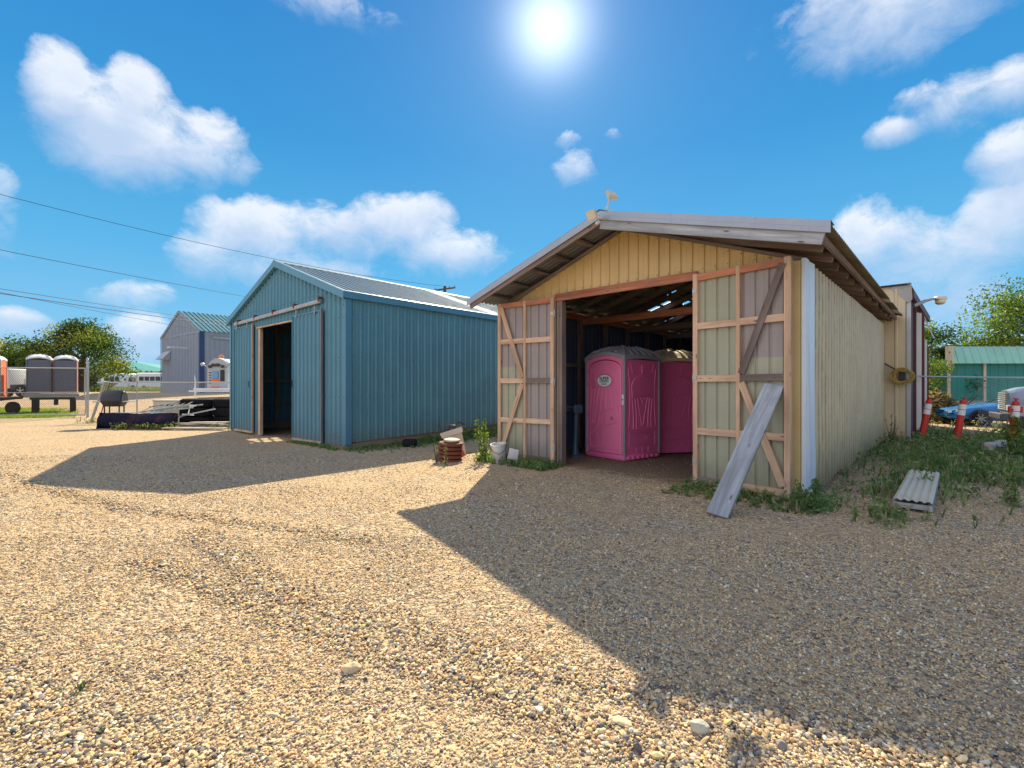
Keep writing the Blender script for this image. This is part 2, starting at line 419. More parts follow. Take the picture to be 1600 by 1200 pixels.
        s.addbm(bm, mat)
    def addbm(s, bm, mat=0):
        n = len(s.v); bm.verts.index_update()
        s.v += [tuple(v.co) for v in bm.verts]
        for f in bm.faces: s.face([n + v.index for v in f.verts], mat)
        bm.free()
    def loft(s, rings, closed=True, mat=0, matfn=None, cap=True):
        n = len(rings[0]); base = len(s.v)
        for r in rings: s.v += [tuple(p) for p in r]
        for i in range(len(rings) - 1):
            for k in range(n if closed else n - 1):
                k2 = (k + 1) % n
                s.face((base + i * n + k, base + i * n + k2, base + (i + 1) * n + k2, base + (i + 1) * n + k),
                       matfn(i, k) if matfn else mat)
        if cap:
            s.face([base + k for k in range(n)][::-1], mat)
            s.face([base + (len(rings) - 1) * n + k for k in range(n)], mat)
    def build(s, name, mats, parent=None, smooth=0, loc=None):
        me = bpy.data.meshes.new(name)
        me.from_pydata(s.v, [], s.f)
        if not isinstance(mats, (list, tuple)): mats = [mats]
        for m in mats: me.materials.append(M[m] if isinstance(m, str) else m)
        me.polygons.foreach_set('material_index', s.m)
        uvl = me.uv_layers.new(name='UVMap')
        uvl.data.foreach_set('uv', [c for u in s.uv for p in u for c in p])
        if s.col is not None:
            at = me.color_attributes.new('col', 'FLOAT_COLOR', 'CORNER')
            dat = []
            for f, c in zip(s.f, s.col): dat += list(c + (1.0,)) * len(f)
            at.data.foreach_set('color', dat)
        if smooth:
            me.polygons.foreach_set('use_smooth', [True] * len(me.polygons))
            me.set_sharp_from_angle(angle=R(smooth))
        me.update()
        o = bpy.data.objects.new(name, me)
        C.objects.link(o)
        if parent: o.parent = parent
        if loc: o.location = loc
        return o

def tag(o, label=None, cat=None, group=None, kind=None):
    if label: o['label'] = label
    if cat: o['category'] = cat
    if group: o['group'] = group
    if kind: o['kind'] = kind
    return o
def thing(name, label, cat, loc=(0, 0, 0), rz=0.0, group=None, rot=None):
    o = bpy.data.objects.new(name, None); C.objects.link(o)
    o.empty_display_size = 0.3
    o.location = loc; o.rotation_euler = rot if rot else (0, 0, rz)
    return tag(o, label, cat, group)
def dup(root, loc, rz=0.0, label=None, scale=None, rot=None):
    def cp(o, par):
        c = o.copy(); C.objects.link(c); c.parent = par
        for ch in list(o.children): cp(ch, c)
        return c
    r = cp(root, None)
    r.location = loc; r.rotation_euler = rot if rot else (0, 0, rz)
    if scale: r.scale = scale
    if label: r['label'] = label
    return r
def X(px, Y): return (px - 800) / 755 * Y
def Z(py, Y): return CAM_H + (605 - py) / 755 * Y
def ss(a, b, x):
    t = min(1, max(0, (x - a) / (b - a))); return t * t * (3 - 2 * t)
def gz(x, y):
    z = 1.0 * ss(27, 46, y)
    z += 0.03 * mnoise.noise(Vector((x * .35, y * .35, 0))) * ss(3, 9, y) * (1 - ss(40, 60, y))
    z -= 0.10 * ss(5.2, 7.5, x - y * 0.15) * ss(4, 8, y) * (1 - ss(14, 20, y)) * 0.5
    return z
def text(name, body, size, mat, parent, loc, rot, depth=0.002, sx=1.0):
    cu = bpy.data.curves.new(name, 'FONT'); cu.body = body; cu.size = size
    cu.align_x = 'CENTER'; cu.align_y = 'CENTER'; cu.extrude = depth
    cu.offset = size * 0.02
    t = bpy.data.objects.new('tmp', cu); C.objects.link(t)
    dg = bpy.context.evaluated_depsgraph_get(); dg.update()
    me = bpy.data.meshes.new_from_object(t.evaluated_get(dg))
    bpy.data.objects.remove(t)
    me.materials.clear(); me.materials.append(M[mat])
    o = bpy.data.objects.new(name, me); C.objects.link(o)
    o.parent = parent; o.location = loc; o.rotation_euler = rot; o.scale = (sx, 1, 1)
    return o

# corrugated sheet profiles: (position within a pitch, outward offset)
def prof(kind, a0, a1, phase=0.0):
    if kind == 'pbr':   pitch, shp = 0.229, [(0, 0), (.075, 0), (.083, .005), (.098, .005), (.106, 0), (.160, 0), (.180, .034), (.208, .034)]
    elif kind == 'rib': pitch, shp = 0.19, [(0, 0), (.07, 0), (.075, .003), (.085, .003), (.09, 0), (.140, 0), (.153, .028), (.178, .028)]
    elif kind == 'wave': pitch, shp = 0.25, [(.25 * i / 12, .034 * (0.5 - 0.5 * math.cos(2 * math.pi * i / 12))) for i in range(12)]
    elif kind == 'smallwave': pitch, shp = 0.12, [(.12 * i / 6, .030 * (0.5 - 0.5 * math.cos(2 * math.pi * i / 6))) for i in range(6)]
    elif kind == 'tinywave': pitch, shp = 0.076, [(.076 * i / 6, .018 * (0.5 - 0.5 * math.cos(2 * math.pi * i / 6))) for i in range(6)]
    elif kind == 'batten': pitch, shp = 0.42, [(0, 0), (.33, 0), (.345, .06), (.395, .06), (.41, 0)]
    else: pitch, shp = 0.45, [(0, 0), (.05, 0), (.07, .025), (.11, .025), (.13, 0), (.28, 0), (.285, .004), (.30, .004), (.305, 0)]
    out = []
    k = math.floor((a0 - phase) / pitch) - 1
    while phase + k * pitch < a1 + pitch:
        for (p, d) in shp:
            out.append((phase + k * pitch + p, d))
        k += 1
    res = []
    def interp(a):
        for (p, q) in zip(out, out[1:]):
            if p[0] <= a <= q[0]:
                t = (a - p[0]) / max(1e-9, q[0] - p[0]); return p[1] + (q[1] - p[1]) * t
        return 0
    res.append((a0, interp(a0)))
    res += [p for p in out if a0 + 1e-4 < p[0] < a1 - 1e-4]
    res.append((a1, interp(a1)))
    return res
def sheet(mb, kind, a0, a1, zb, zt, fmap, mat=0, breaks=(), phase=0.0, zs=(), matfn=None, skip=None):
    """corrugated sheet: runs a0..a1, between zb(a) and zt(a); fmap(a, offset, z) -> point"""
    pts = prof(kind, a0, a1, phase)
    for b in breaks:
        for i in range(len(pts) - 1):
            if pts[i][0] < b - 1e-4 and pts[i + 1][0] > b + 1e-4:
                t = (b - pts[i][0]) / (pts[i + 1][0] - pts[i][0])
                pts.insert(i + 1, (b, pts[i][1] + t * (pts[i + 1][1] - pts[i][1]))); break
    fb = zb if callable(zb) else (lambda a: zb)
    ft = zt if callable(zt) else (lambda a: zt)
    for (a, d), (b, e) in zip(pts, pts[1:]):
        mid = (a + b) / 2
        la, lb = fb(a), fb(b); ha, hb = ft(a), ft(b)
        lv = [0.0] + [z for z in zs] + [None]
        seg = [(la, lb)]
        for z in zs:
            if max(la, lb) < z < min(ha, hb): seg.append((z, z))
        seg.append((ha, hb))
        for (p0, p1), (q0, q1) in zip(seg, seg[1:]):
            if q0 - p0 < 1e-4 and q1 - p1 < 1e-4: continue
            zm = (p0 + p1 + q0 + q1) / 4
            if skip and skip(mid, zm): continue
            mt = matfn(mid, zm) if matfn else mat
            mb.quad(fmap(a, d, p0), fmap(b, e, p1), fmap(b, e, q1), fmap(a, d, q0), mt, [(a, p0), (b, p1), (b, q1), (a, q0)])
# ------------------------------------------------------------------ ground
def make_ground():
    xs = sorted(set([-1500, -700, -350, -180, 180, 350, 700, 1500] + [-120 + 4 * i for i in range(61)] + [-12 + 0.5 * i for i in range(61)]))
    ys = sorted(set([-60, -20, -8, 160, 200, 300, 500, 900, 1800, 3500] + [-4 + 0.5 * i for i in range(50)] + [21 + 2 * i for i in range(60)]))
    verts = [(x, y, gz(x, y)) for y in ys for x in xs]
    n = len(xs)
    faces = [(j * n + i, j * n + i + 1, (j + 1) * n + i + 1, (j + 1) * n + i) for j in range(len(ys) - 1) for i in range(n - 1)]
    me = bpy.data.meshes.new('ground'); me.from_pydata(verts, [], faces)
    me.polygons.foreach_set('use_smooth', [True] * len(faces))
    m, n_, b = newmat('gravel_ground')
    tc = n_.node('ShaderNodeTexCoord'); oc = tc.outputs['Object']
    warp = n_.vmath('ADD', oc, n_.vmath('MULTIPLY', n_.node('ShaderNodeTexNoise').outputs['Color'], (0.02, 0.02, 0)))
    def vor(scale, rand=1.0):
        v = n_.node('ShaderNodeTexVoronoi'); v.inputs['Scale'].default_value = scale
        v.inputs['Randomness'].default_value = rand
        n_.l.new(oc, v.inputs['Vector']); return v
    v1 = vor(62); v2 = vor(34); v3 = vor(17)
    s1 = n_.node('ShaderNodeSeparateColor'); n_.l.new(v1.outputs['Color'], s1.inputs[0])
    s2 = n_.node('ShaderNodeSeparateColor'); n_.l.new(v2.outputs['Color'], s2.inputs[0])
    s3 = n_.node('ShaderNodeSeparateColor'); n_.l.new(v3.outputs['Color'], s3.inputs[0])
    pal = [(0.0, (0.05, 0.045, 0.042)), (0.12, (0.15, 0.12, 0.10)), (0.25, (0.38, 0.27, 0.16)), (0.45, (0.53, 0.38, 0.22)), (0.65, (0.65, 0.48, 0.28)),
           (0.80, (0.30, 0.26, 0.21)), (0.90, (0.80, 0.70, 0.52)), (1.0, (0.40, 0.23, 0.14))]
    c1 = n_.ramp(s1.outputs[0], pal); c2 = n_.ramp(s2.outputs[1], pal); c3 = n_.ramp(s3.outputs[0], pal)
    patch = n_.noise(oc, 0.9, 5, 0.6)
    base = n_.mix(n_.maprange(n_.noise(oc, 5, 4), 0.42, 0.6, 0, 1), c1, c2)
    base = n_.mix(n_.maprange(n_.noise(oc, 2.2, 5), 0.5, 0.66, 0, 0.55), base, c3)
    sand = n_.maprange(patch, 0.40, 0.62, 0.0, 0.45)
    base = n_.mix(sand, base, (0.58, 0.385, 0.195))
    base = n_.mix(n_.maprange(n_.noise(oc, 0.35, 6, 0.65), 0.50, 0.72, 0, 0.35), base, (0.32, 0.25, 0.18))
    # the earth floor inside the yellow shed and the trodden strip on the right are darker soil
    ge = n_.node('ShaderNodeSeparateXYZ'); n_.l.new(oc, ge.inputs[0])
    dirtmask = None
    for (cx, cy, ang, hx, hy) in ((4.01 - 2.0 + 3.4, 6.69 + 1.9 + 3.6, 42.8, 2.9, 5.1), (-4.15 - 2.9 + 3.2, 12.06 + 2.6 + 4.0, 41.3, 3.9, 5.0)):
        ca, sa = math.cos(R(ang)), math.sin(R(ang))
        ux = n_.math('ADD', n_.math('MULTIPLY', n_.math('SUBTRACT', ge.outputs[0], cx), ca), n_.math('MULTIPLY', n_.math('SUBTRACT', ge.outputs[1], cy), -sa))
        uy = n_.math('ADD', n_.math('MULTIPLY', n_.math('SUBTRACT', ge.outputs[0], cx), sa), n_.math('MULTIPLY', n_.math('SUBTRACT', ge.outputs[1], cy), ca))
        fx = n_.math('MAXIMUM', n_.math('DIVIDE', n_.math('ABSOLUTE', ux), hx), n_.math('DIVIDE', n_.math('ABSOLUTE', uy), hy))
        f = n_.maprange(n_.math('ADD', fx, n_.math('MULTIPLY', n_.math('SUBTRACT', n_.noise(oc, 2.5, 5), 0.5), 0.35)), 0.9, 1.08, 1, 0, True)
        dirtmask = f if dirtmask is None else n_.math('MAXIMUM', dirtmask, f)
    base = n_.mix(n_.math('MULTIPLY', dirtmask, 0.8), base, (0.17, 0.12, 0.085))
    # pale drive with darker gravel and turf farther off
    far = n_.maprange(ge.outputs[1], 60, 75, 0, 1, True)
    gr = n_.mix(n_.noise(oc, 0.6, 6, 0.7), (0.09, 0.13, 0.03), (0.20, 0.22, 0.06))
    base = n_.mix(far, base, gr)
    n_.l.new(base, b.inputs['Base Color'])
    b.inputs['Roughness'].default_value = 0.92
    b.inputs['Specular IOR Level'].default_value = 0.2
    h1 = n_.math('SUBTRACT', 1.0, v1.outputs['Distance'])
    h2 = n_.math('SUBTRACT', 1.0, v2.outputs['Distance'])
    h3 = n_.math('SUBTRACT', 1.0, v3.outputs['Distance'])
    hh = n_.math('ADD', n_.math('MULTIPLY', h1, 0.35), n_.math('MULTIPLY', h2, 0.6))
    hh = n_.math('ADD', hh, n_.math('MULTIPLY', h3, 1.0))
    hh = n_.math('ADD', hh, n_.math('MULTIPLY', n_.noise(oc, 9, 6, 0.7), 1.4))
    n_.l.new(n_.bump(hh, 1.0, 0.030), b.inputs['Normal'])
    me.materials.append(m)
    o = bpy.data.objects.new('ground', me); C.objects.link(o)
    return tag(o, 'tan gravel yard reaching out to the horizon', 'ground', kind='structure')
make_ground()

def ico():
    bm = bmesh.new(); bmesh.ops.create_icosphere(bm, subdivisions=1, radius=1)
    v = np.array([tuple(a.co) for a in bm.verts]); f = np.array([[a.index for a in x.verts] for x in bm.faces]); bm.free()
    return v, f
TRACKS = [[(-3.4, 5.2), (-1.8, 3.66), (-.2, 2.82), (.9, 2.32), (1.9, 2.0)], [(-4.5, 3.5), (-2.4, 2.35), (-1.5, 1.95), (-.8, 1.8)],
          [(-9, 8.5), (-5, 6.2), (-1.5, 4.9)], [(-3.3, 4.3), (-1.2, 3.1), (0.2, 2.3), (.8, 1.9)]]
def make_gravel():
    rng = np.random.default_rng(5)
    pts = []
    for (ya, yb, dens) in ((1.5, 3.2, 7200), (3.2, 5.0, 4200), (5.0, 7.5, 1300), (7.5, 11, 480)):
        area = 0.5 * (yb * yb - ya * ya) * 2 * 1.22
        nn = int(area * dens)
        y = np.sqrt(rng.uniform(ya * ya, yb * yb, nn)); x = rng.uniform(-1.22, 1.22, nn) * y
        pts.append(np.stack([x, y], 1))
    p = np.concatenate(pts)
    # not inside the sheds
    a = R(42.8); rx, ry = p[:, 0] - 4.01, p[:, 1] - 6.69
    lx = rx * math.cos(a) - ry * math.sin(a); ly = rx * math.sin(a) + ry * math.cos(a)
    p = p[~((lx < 0.1) & (ly > -0.1) & (rng.random(len(p)) < 0.93))]
    # distance to the coarse windrows left by tyres
    dmin = np.full(len(p), 9.0)
    for tr in TRACKS:
        for (q, r) in zip(tr, tr[1:]):
            q, r = np.array(q), np.array(r); d = r - q
            t = np.clip(((p - q) @ d) / (d @ d), 0, 1)
            dmin = np.minimum(dmin, np.linalg.norm(p - (q + t[:, None] * d), axis=1))
    nz = np.array([mnoise.noise(Vector((x * 1.4, y * 1.4, 3))) for x, y in p])
    wr = np.exp(-(dmin / (0.13 + 0.06 * nz)) ** 2)
    size = rng.gamma(4.2, 0.00080, len(p)) + 0.0018
    size *= (1 + 0.75 * wr + 0.4 * np.clip(nz, 0, 1)) * (1 + 0.055 * np.maximum(p[:, 1] - 3, 0))
    keep = rng.random(len(p)) < np.clip(0.80 + 0.5 * nz + 0.5 * wr, 0.3, 1)
    p, size, wr, nz = p[keep], size[keep], wr[keep], nz[keep]
    n = len(p)
    v0, f0 = ico(); nv, nf = len(v0), len(f0)
    sc3 = np.stack([rng.uniform(.8, 1.5, n), rng.uniform(.75, 1.1, n), rng.uniform(.45, .85, n)], 1) * size[:, None]
    th = rng.uniform(0, 2 * np.pi, n); c, s = np.cos(th), np.sin(th)
    jit = rng.normal(1, .13, (n, nv, 1))
    V = v0[None] * jit * sc3[:, None, :]
    til = rng.normal(0, .35, n)[:, None]
    Vz = V[..., 2] + V[..., 0] * til
    Xx = V[..., 0] * c[:, None] - V[..., 1] * s[:, None] + p[:, 0:1]
    Yy = V[..., 0] * s[:, None] + V[..., 1] * c[:, None] + p[:, 1:2]
    g = np.array([gz(x, y) for x, y in p])
    lift = size * rng.uniform(-.1, .55, n) + 0.006 * wr
    Zz = Vz + (g + lift)[:, None]
    V = np.stack([Xx, Yy, Zz], 2).reshape(-1, 3).astype(np.float32)
    Fa = (f0[None] + (np.arange(n) * nv)[:, None, None]).reshape(-1, 3).astype(np.int32)
    pal = np.array([(.62, .42, .21), (.68, .49, .27), (.52, .34, .16), (.76, .60, .35), (.30, .25, .19), (.09, .085, .085), (.19, .18, .17), (.38, .21, .13), (.80, .73, .57), (.36, .34, .28), (.60, .50, .22)])
    pr = np.array([.17, .14, .12, .10, .11, .07, .09, .035, .055, .07, .05]); pr /= pr.sum()
    ci = rng.choice(len(pal), n, p=pr); col = pal[ci] * rng.uniform(.8, 1.15, (n, 1))
    me = bpy.data.meshes.new('gravel_stones')
    me.vertices.add(len(V)); me.vertices.foreach_set('co', V.ravel())
    me.loops.add(Fa.size); me.loops.foreach_set('vertex_index', Fa.ravel())
    me.polygons.add(len(Fa)); me.polygons.foreach_set('loop_start', np.arange(0, Fa.size, 3, dtype=np.int32))
    at = me.color_attributes.new('col', 'FLOAT_COLOR', 'POINT')
    cc = np.ones((n, nv, 4), np.float32); cc[..., :3] = col[:, None, :]
    at.data.foreach_set('color', cc.ravel())
    me.update(calc_edges=True)
    me.polygons.foreach_set('use_smooth', np.repeat(rng.random(n) < 0.35, nf))
    m, n_, b = newmat('pebble')
    at = n_.node('ShaderNodeAttribute', attribute_name='col')
    oc = n_.node('ShaderNodeTexCoord').outputs['Object']
    n_.l.new(n_.mix(n_.maprange(n_.noise(oc, 160, 3), 0.4, 0.7, 0, .35), at.outputs[0], (.30, .22, .15)), b.inputs['Base Color'])
    b.inputs['Roughness'].default_value = 0.8; b.inputs['Specular IOR Level'].default_value = 0.3
    me.materials.append(m)
    o = bpy.data.objects.new('gravel', me); C.objects.link(o)
    tag(o, 'loose tan and grey pebbles covering the yard', 'gravel', kind='stuff')
    print('stones', n)
make_gravel()

def stone(px, py, w_, d_, h_, mat, label, rz=0.0, seed=1):
    y = CAM_H * 755 / (py - 605); x = X(px, y)
    bm = bmesh.new(); bmesh.ops.create_icosphere(bm, subdivisions=4, radius=1)
    for v in bm.verts:
        n = 1 + .22 * mnoise.noise(v.co * 1.3 + Vector((seed * 7, 0, 0))) + .07 * mnoise.noise(v.co * 4 + Vector((seed, 0, 0)))
        v.co = Vector((v.co.x * w_ / 2 * n, v.co.y * d_ / 2 * n, v.co.z * h_ / 2 * n))
    mb = MB(); mb.addbm(bm)
    o = mb.build('stone', mat, smooth=60, loc=(x, y, gz(x, y) + h_ * .28)); o.rotation_euler = (0, 0, rz)
    tag(o, label, 'stone')
stone(550, 1048, .095, .07, .055, 'stone_tan', 'smooth tan stone lying alone on the sunlit gravel', .3, 1)
stone(1094, 1143, .085, .065, .065, 'stone_grey', 'rounded grey green stone casting a dark shadow near the shade edge', -.4, 2)
stone(972, 1130, .095, .055, .022, 'stone_tan', 'flat pale tan stone sunk level with the gravel', -.5, 3)

def screws(mb, a0, a1, pitch, off, rows, fmap, r=.010):
    a = a0 + off - (a0 % pitch)
    while a < a1:
        if a > a0:
            for z in rows:
                if callable(z): z = z(a)
                p = Vector(fmap(a, z + random.uniform(-.012, .012)))
                n = len(mb.v)
                for q in ((-r, -r, -r), (r, -r, -r), (r, r, -r), (-r, r, -r), (-r, -r, r), (r, -r, r), (r, r, r), (-r, r, r)): mb.v.append(tuple(p + Vector(q) * .8))
                for f in ((0, 1, 5, 4), (1, 2, 6, 5), (2, 3, 7, 6), (3, 0, 4, 7), (4, 5, 6, 7)): mb.face([n + k for k in f], 1)
        a += pitch
# ------------------------------------------------------------------ yellow shed
YL, YD = 5.54, 9.70
A1 = R(42.8)
ys = thing('yellow_shed', 'yellow and beige corrugated metal shed with open wooden double doors', 'shed', (4.01, 6.69, 0), -A1)
def y2w(x, y, z=0): return (4.01 + x * math.cos(A1) + y * math.sin(A1), 6.69 - x * math.sin(A1) + y * math.cos(A1), z)
EV, PK = 3.32, 4.34          # wall heights at eave and peak
XR = -YL / 2
def wtop(x): return EV + (PK - EV) * (1 - abs(x - XR) / (YL / 2))
OL, OR_ = -4.10, -1.49       # opening
mb = MB()
sheet(mb, 'rib', -YL, OL - .04, 0.06, wtop, lambda a, d, z: (a, -d, z))
sheet(mb, 'rib', OL - .04, OR_ + .04, 3.34, wtop, lambda a, d, z: (a, -d, z), breaks=(XR,))
sheet(mb, 'rib', OR_ + .04, 0, 0.06, wtop, lambda a, d, z: (a, -d, z))
screws(mb, -YL, 0, .19, .165, (lambda a: 3.42, lambda a: wtop(a) - .06), lambda a, z: (a, -.028, z), .008)
mb.build('front_siding', ['yellow', 'steel_dark'], ys, smooth=20)
mb = MB()
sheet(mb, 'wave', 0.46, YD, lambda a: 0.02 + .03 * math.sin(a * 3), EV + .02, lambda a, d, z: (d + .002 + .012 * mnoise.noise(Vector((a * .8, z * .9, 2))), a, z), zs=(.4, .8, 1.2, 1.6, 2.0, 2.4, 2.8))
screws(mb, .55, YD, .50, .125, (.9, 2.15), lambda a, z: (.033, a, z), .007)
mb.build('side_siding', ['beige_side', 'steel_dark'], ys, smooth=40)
mb = MB()
sheet(mb, 'rib', 0, YD, -.03, EV, lambda a, d, z: (-YL - d, a, z))
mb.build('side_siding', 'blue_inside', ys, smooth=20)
mb = MB(); sheet(mb, 'rib', -YL, 0, .05, wtop, lambda a, d, z: (a, YD + d * 0 - .002, z), breaks=(XR,))
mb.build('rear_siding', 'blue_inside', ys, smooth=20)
# white bent corner strip and yellow corner strip
mb = MB()
prev = None
for i in range(9):
    z = EV + .01 - (EV - .03) * i / 8
    bulge = 0.0 if i < 5 else (0.02, 0.045, 0.07, 0.10)[i - 5] if i < 9 else 0
    if i == 8: bulge = .02
    ring = [(.004, -.032, z), (.055, -.03, z), (.060 + bulge * .3, .12, z), (.045 + bulge * .5, .26, z), (.066 + bulge * .2, .48, z)]
    if prev: 
        for k in range(4): mb.quad(prev[k], prev[k + 1], ring[k + 1], ring[k])
    prev = ring
mb.build('corner_strip', 'white_trim', ys, smooth=20)
mb = MB(); mb.box((-.115, -.045, .04), (-.005, -.028, EV - .02)); mb.build('corner_strip', 'yellow', ys)
# timber frame
mb = MB()
mb.box((OL - .10, -.03, .0), (OL - .005, .10, 3.24)); mb.box((OL - .24, -.028, .0), (OL - .115, -.002, 3.24))
mb.build('door_jamb', 'wood_brown', ys)
mb = MB(); mb.box((OR_ + .01, -.028, .0), (OR_ + .13, .10, 3.24)); mb.build('door_jamb', 'wood_brown', ys)
mb = MB(); mb.beam((OL - .16, -.035, 3.315), (OR_ + .05, -.035, 3.315), .05, .14); mb.build('header_beam', 'wood_red', ys)
mb = MB()   # interior studs, plates, girts, ties
for y in [0.12 + 1.2 * i for i in range(9)]:
    for x in (-YL + .09, -.10): mb.beam((x, y, 0), (x, y, EV - .08), .09, .12)
for x in (-YL + .06, -.07):
    for z in (1.0, 2.1): mb.beam((x, 0.1, z), (x, YD - .05, z), .04, .09)
for x in (-4.6, -3.4, -2.2, -1.0): mb.beam((x, YD - .1, 0), (x, YD - .1, wtop(x) - .05), .09, .09)
mb.build('wall_stud', 'wood_brown', ys)
for x in (-YL + .1, -.11):
    mb = MB(); mb.beam((x, .02, EV - .02), (x, YD - .05, EV - .02), .10, .14); mb.build('top_plate', 'wood_red', ys)
for y in (2.6, 5.0, 7.4):
    mb = MB(); mb.beam((-YL + .05, y, EV - .12), (-.05, y, EV - .12), .05, .15); mb.build('tie_beam', 'wood_red' if y < 3 else 'wood_brown', ys)
# roof frame: slopes run from the ridge at XR to the eaves
FO = -0.74                                    # front overhang
def roofz(x, lift=0.0):
    if x >= XR: return 4.45 - (x - XR) * (4.45 - 3.545) / (0.42 - XR) + lift
    return 4.45 - (XR - x) * (4.45 - 3.385) / (XR + 6.02) + lift
ER, ELF = 0.42, -6.02
def slope_beam(mb, x0, x1, y, wd, ht, dz, mat=0): mb.beam((x0, y, roofz(x0) + dz), (x1, y, roofz(x1) + dz), wd, ht, (0, 0, 1), mat)
for i in range(14):
    y = .06 + i * .735
    mb = MB()
    slope_beam(mb, XR + .02, ER - .20 + random.uniform(-.03, .04), y, .045, .13, -.145)
    slope_beam(mb, ELF + .1, XR - .02, y, .045, .13, -.145)
    mb.build('rafter', 'wood_brown', ys)
mb = MB(); slope_beam(mb, XR + .01, ER - .03, FO + .0, .04, .17, -.185); mb.build('barge_board', 'wood_grey', ys)
mb = MB(); slope_beam(mb, ELF + .04, XR - .01, FO + .0, .04, .11, -.135); mb.build('barge_board', 'wood_brown', ys)
for k in range(6):
    for sgn in (1, -1):
        x = XR + sgn * (.12 + k * .545)
        if x < ELF + .05 or x > ER - .05: continue
        mb = MB(); mb.beam((x, FO + .06, roofz(x) - .045), (x, YD - .02, roofz(x) - .045), .09, .04, (0, 0, 1)); mb.build('purlin', 'wood_brown', ys)
mb = MB(); mb.beam((ER - .13, FO + .02, roofz(ER - .13) - .085), (ER - .13, YD - .02, roofz(ER - .13) - .085), .04, .10, (0, 0, 1)); mb.build('fascia_board', 'wood_brown', ys)
# roof sheets with worn-through gaps
def slopemap(x0, x1):
    L = abs(x1 - x0)
    def f(a, d, z):      # a along the ridge, z along the slope from ridge (0) to eave (L)
        x = x0 + (x1 - x0) * z / L
        return (x, a, roofz(x, -.012 + d))
    return f, L
fR, LR = slopemap(XR, ER + .03); fL, LL = slopemap(XR, ELF)
gaps_r = [(5.2, 5.45, .9, 1.3), (6.1, 6.25, .5, .9), (6.6, 6.8, 1.5, 1.9), (7.4, 7.6, .9, 1.2), (5.7, 5.8, 2.0, 2.5)]
gaps_l = [(4.75, 4.95, .35, .75), (4.9, 5.3, 1.55, 2.15), (4.6, 4.7, 1.1, 1.35), (5.45, 5.6, .7, 1.1), (5.5, 5.62, 1.4, 1.65), (5.9, 6.1, 1.1, 1.5), (6.4, 6.5, .5, .8), (6.5, 6.65, 1.8, 2.1), (7.1, 7.3, 1.2, 1.5), (7.7, 7.8, .6, .9), (5.15, 5.22, .2, .55), (6.9, 7.0, 2.2, 2.5), (8.4, 8.5, 1.4, 1.9)]
def in_gap(g): return lambda a, z: any(p <= a <= q and r <= z <= t for p, q, r, t in g)
def zset(g): return sorted(set([round(v, 3) for q in g for v in q[2:]]))
mb = MB()
sheet(mb, 'smallwave', FO - .02, YD, 0, LR, fR, zs=sorted(zset(gaps_r) + [2.3, 2.6, 2.75, 2.95]), skip=in_gap(gaps_r), matfn=lambda a, z: 1 if (z > 2.75 and (6.2 < a < 6.8 or 8.2 < a < 9.0)) else (2 if z > 2.4 + .3 * math.sin(a * 2.1) else 0), breaks=[v for q in gaps_r for v in q[:2]])
rf = mb.build('roof', ['roof_metal', 'skylight', 'old_sheet'], ys, smooth=60)
mb = MB()
sheet(mb, 'smallwave', FO - .02, YD, 0, LL, fL, zs=zset(gaps_l), skip=in_gap(gaps_l), breaks=[v for q in gaps_l for v in q[:2]])
mb.build('roof', 'roof_metal', ys, smooth=60)
# folded metal edge over the front of the roof
def edge_trim(x0, x1, name, drop):
    mb = MB(); p = None
    for x in (x0, x1):
        z = roofz(x)
        ring = [(x, FO + .22, z + .022), (x, FO - .035, z + .03), (x, FO - .045, z + .012), (x, FO - .04, z - drop * .45), (x, FO - .05, z - drop * .5), (x, FO - .045, z - drop)]
        if p:
            for k in range(5): mb.quad(p[k], p[k + 1], ring[k + 1], ring[k])
        p = ring
    return mb.build(name, 'roof_edge', ys)
edge_trim(XR, ER + .05, 'roof_edge_trim', .125); edge_trim(ELF - .02, XR, 'roof_edge_trim', .11)
mb = MB(); p = None
for y in (FO - .05, YD):
    ring = [(XR - .16, y, roofz(XR - .16) + .025), (XR, y, roofz(XR) + .045), (XR + .16, y, roofz(XR + .16) + .025)]
    if p:
        for k in range(2): mb.quad(p[k], p[k + 1], ring[k + 1], ring[k])
    p = ring
mb.build('ridge_cap', 'roof_edge', ys)
# soffit trim under the gable sheets
mb = MB()
mb.beam((-YL - .02, -.035, wtop(-YL) - .0), (XR, -.035, PK + .005), .03, .06, (0, 0, 1)); mb.beam((XR, -.036, PK + .005), (0.0, -.036, wtop(0)), .03, .05, (0, 0, 1))
mb.build('gable_trim', 'wood_brown', ys)

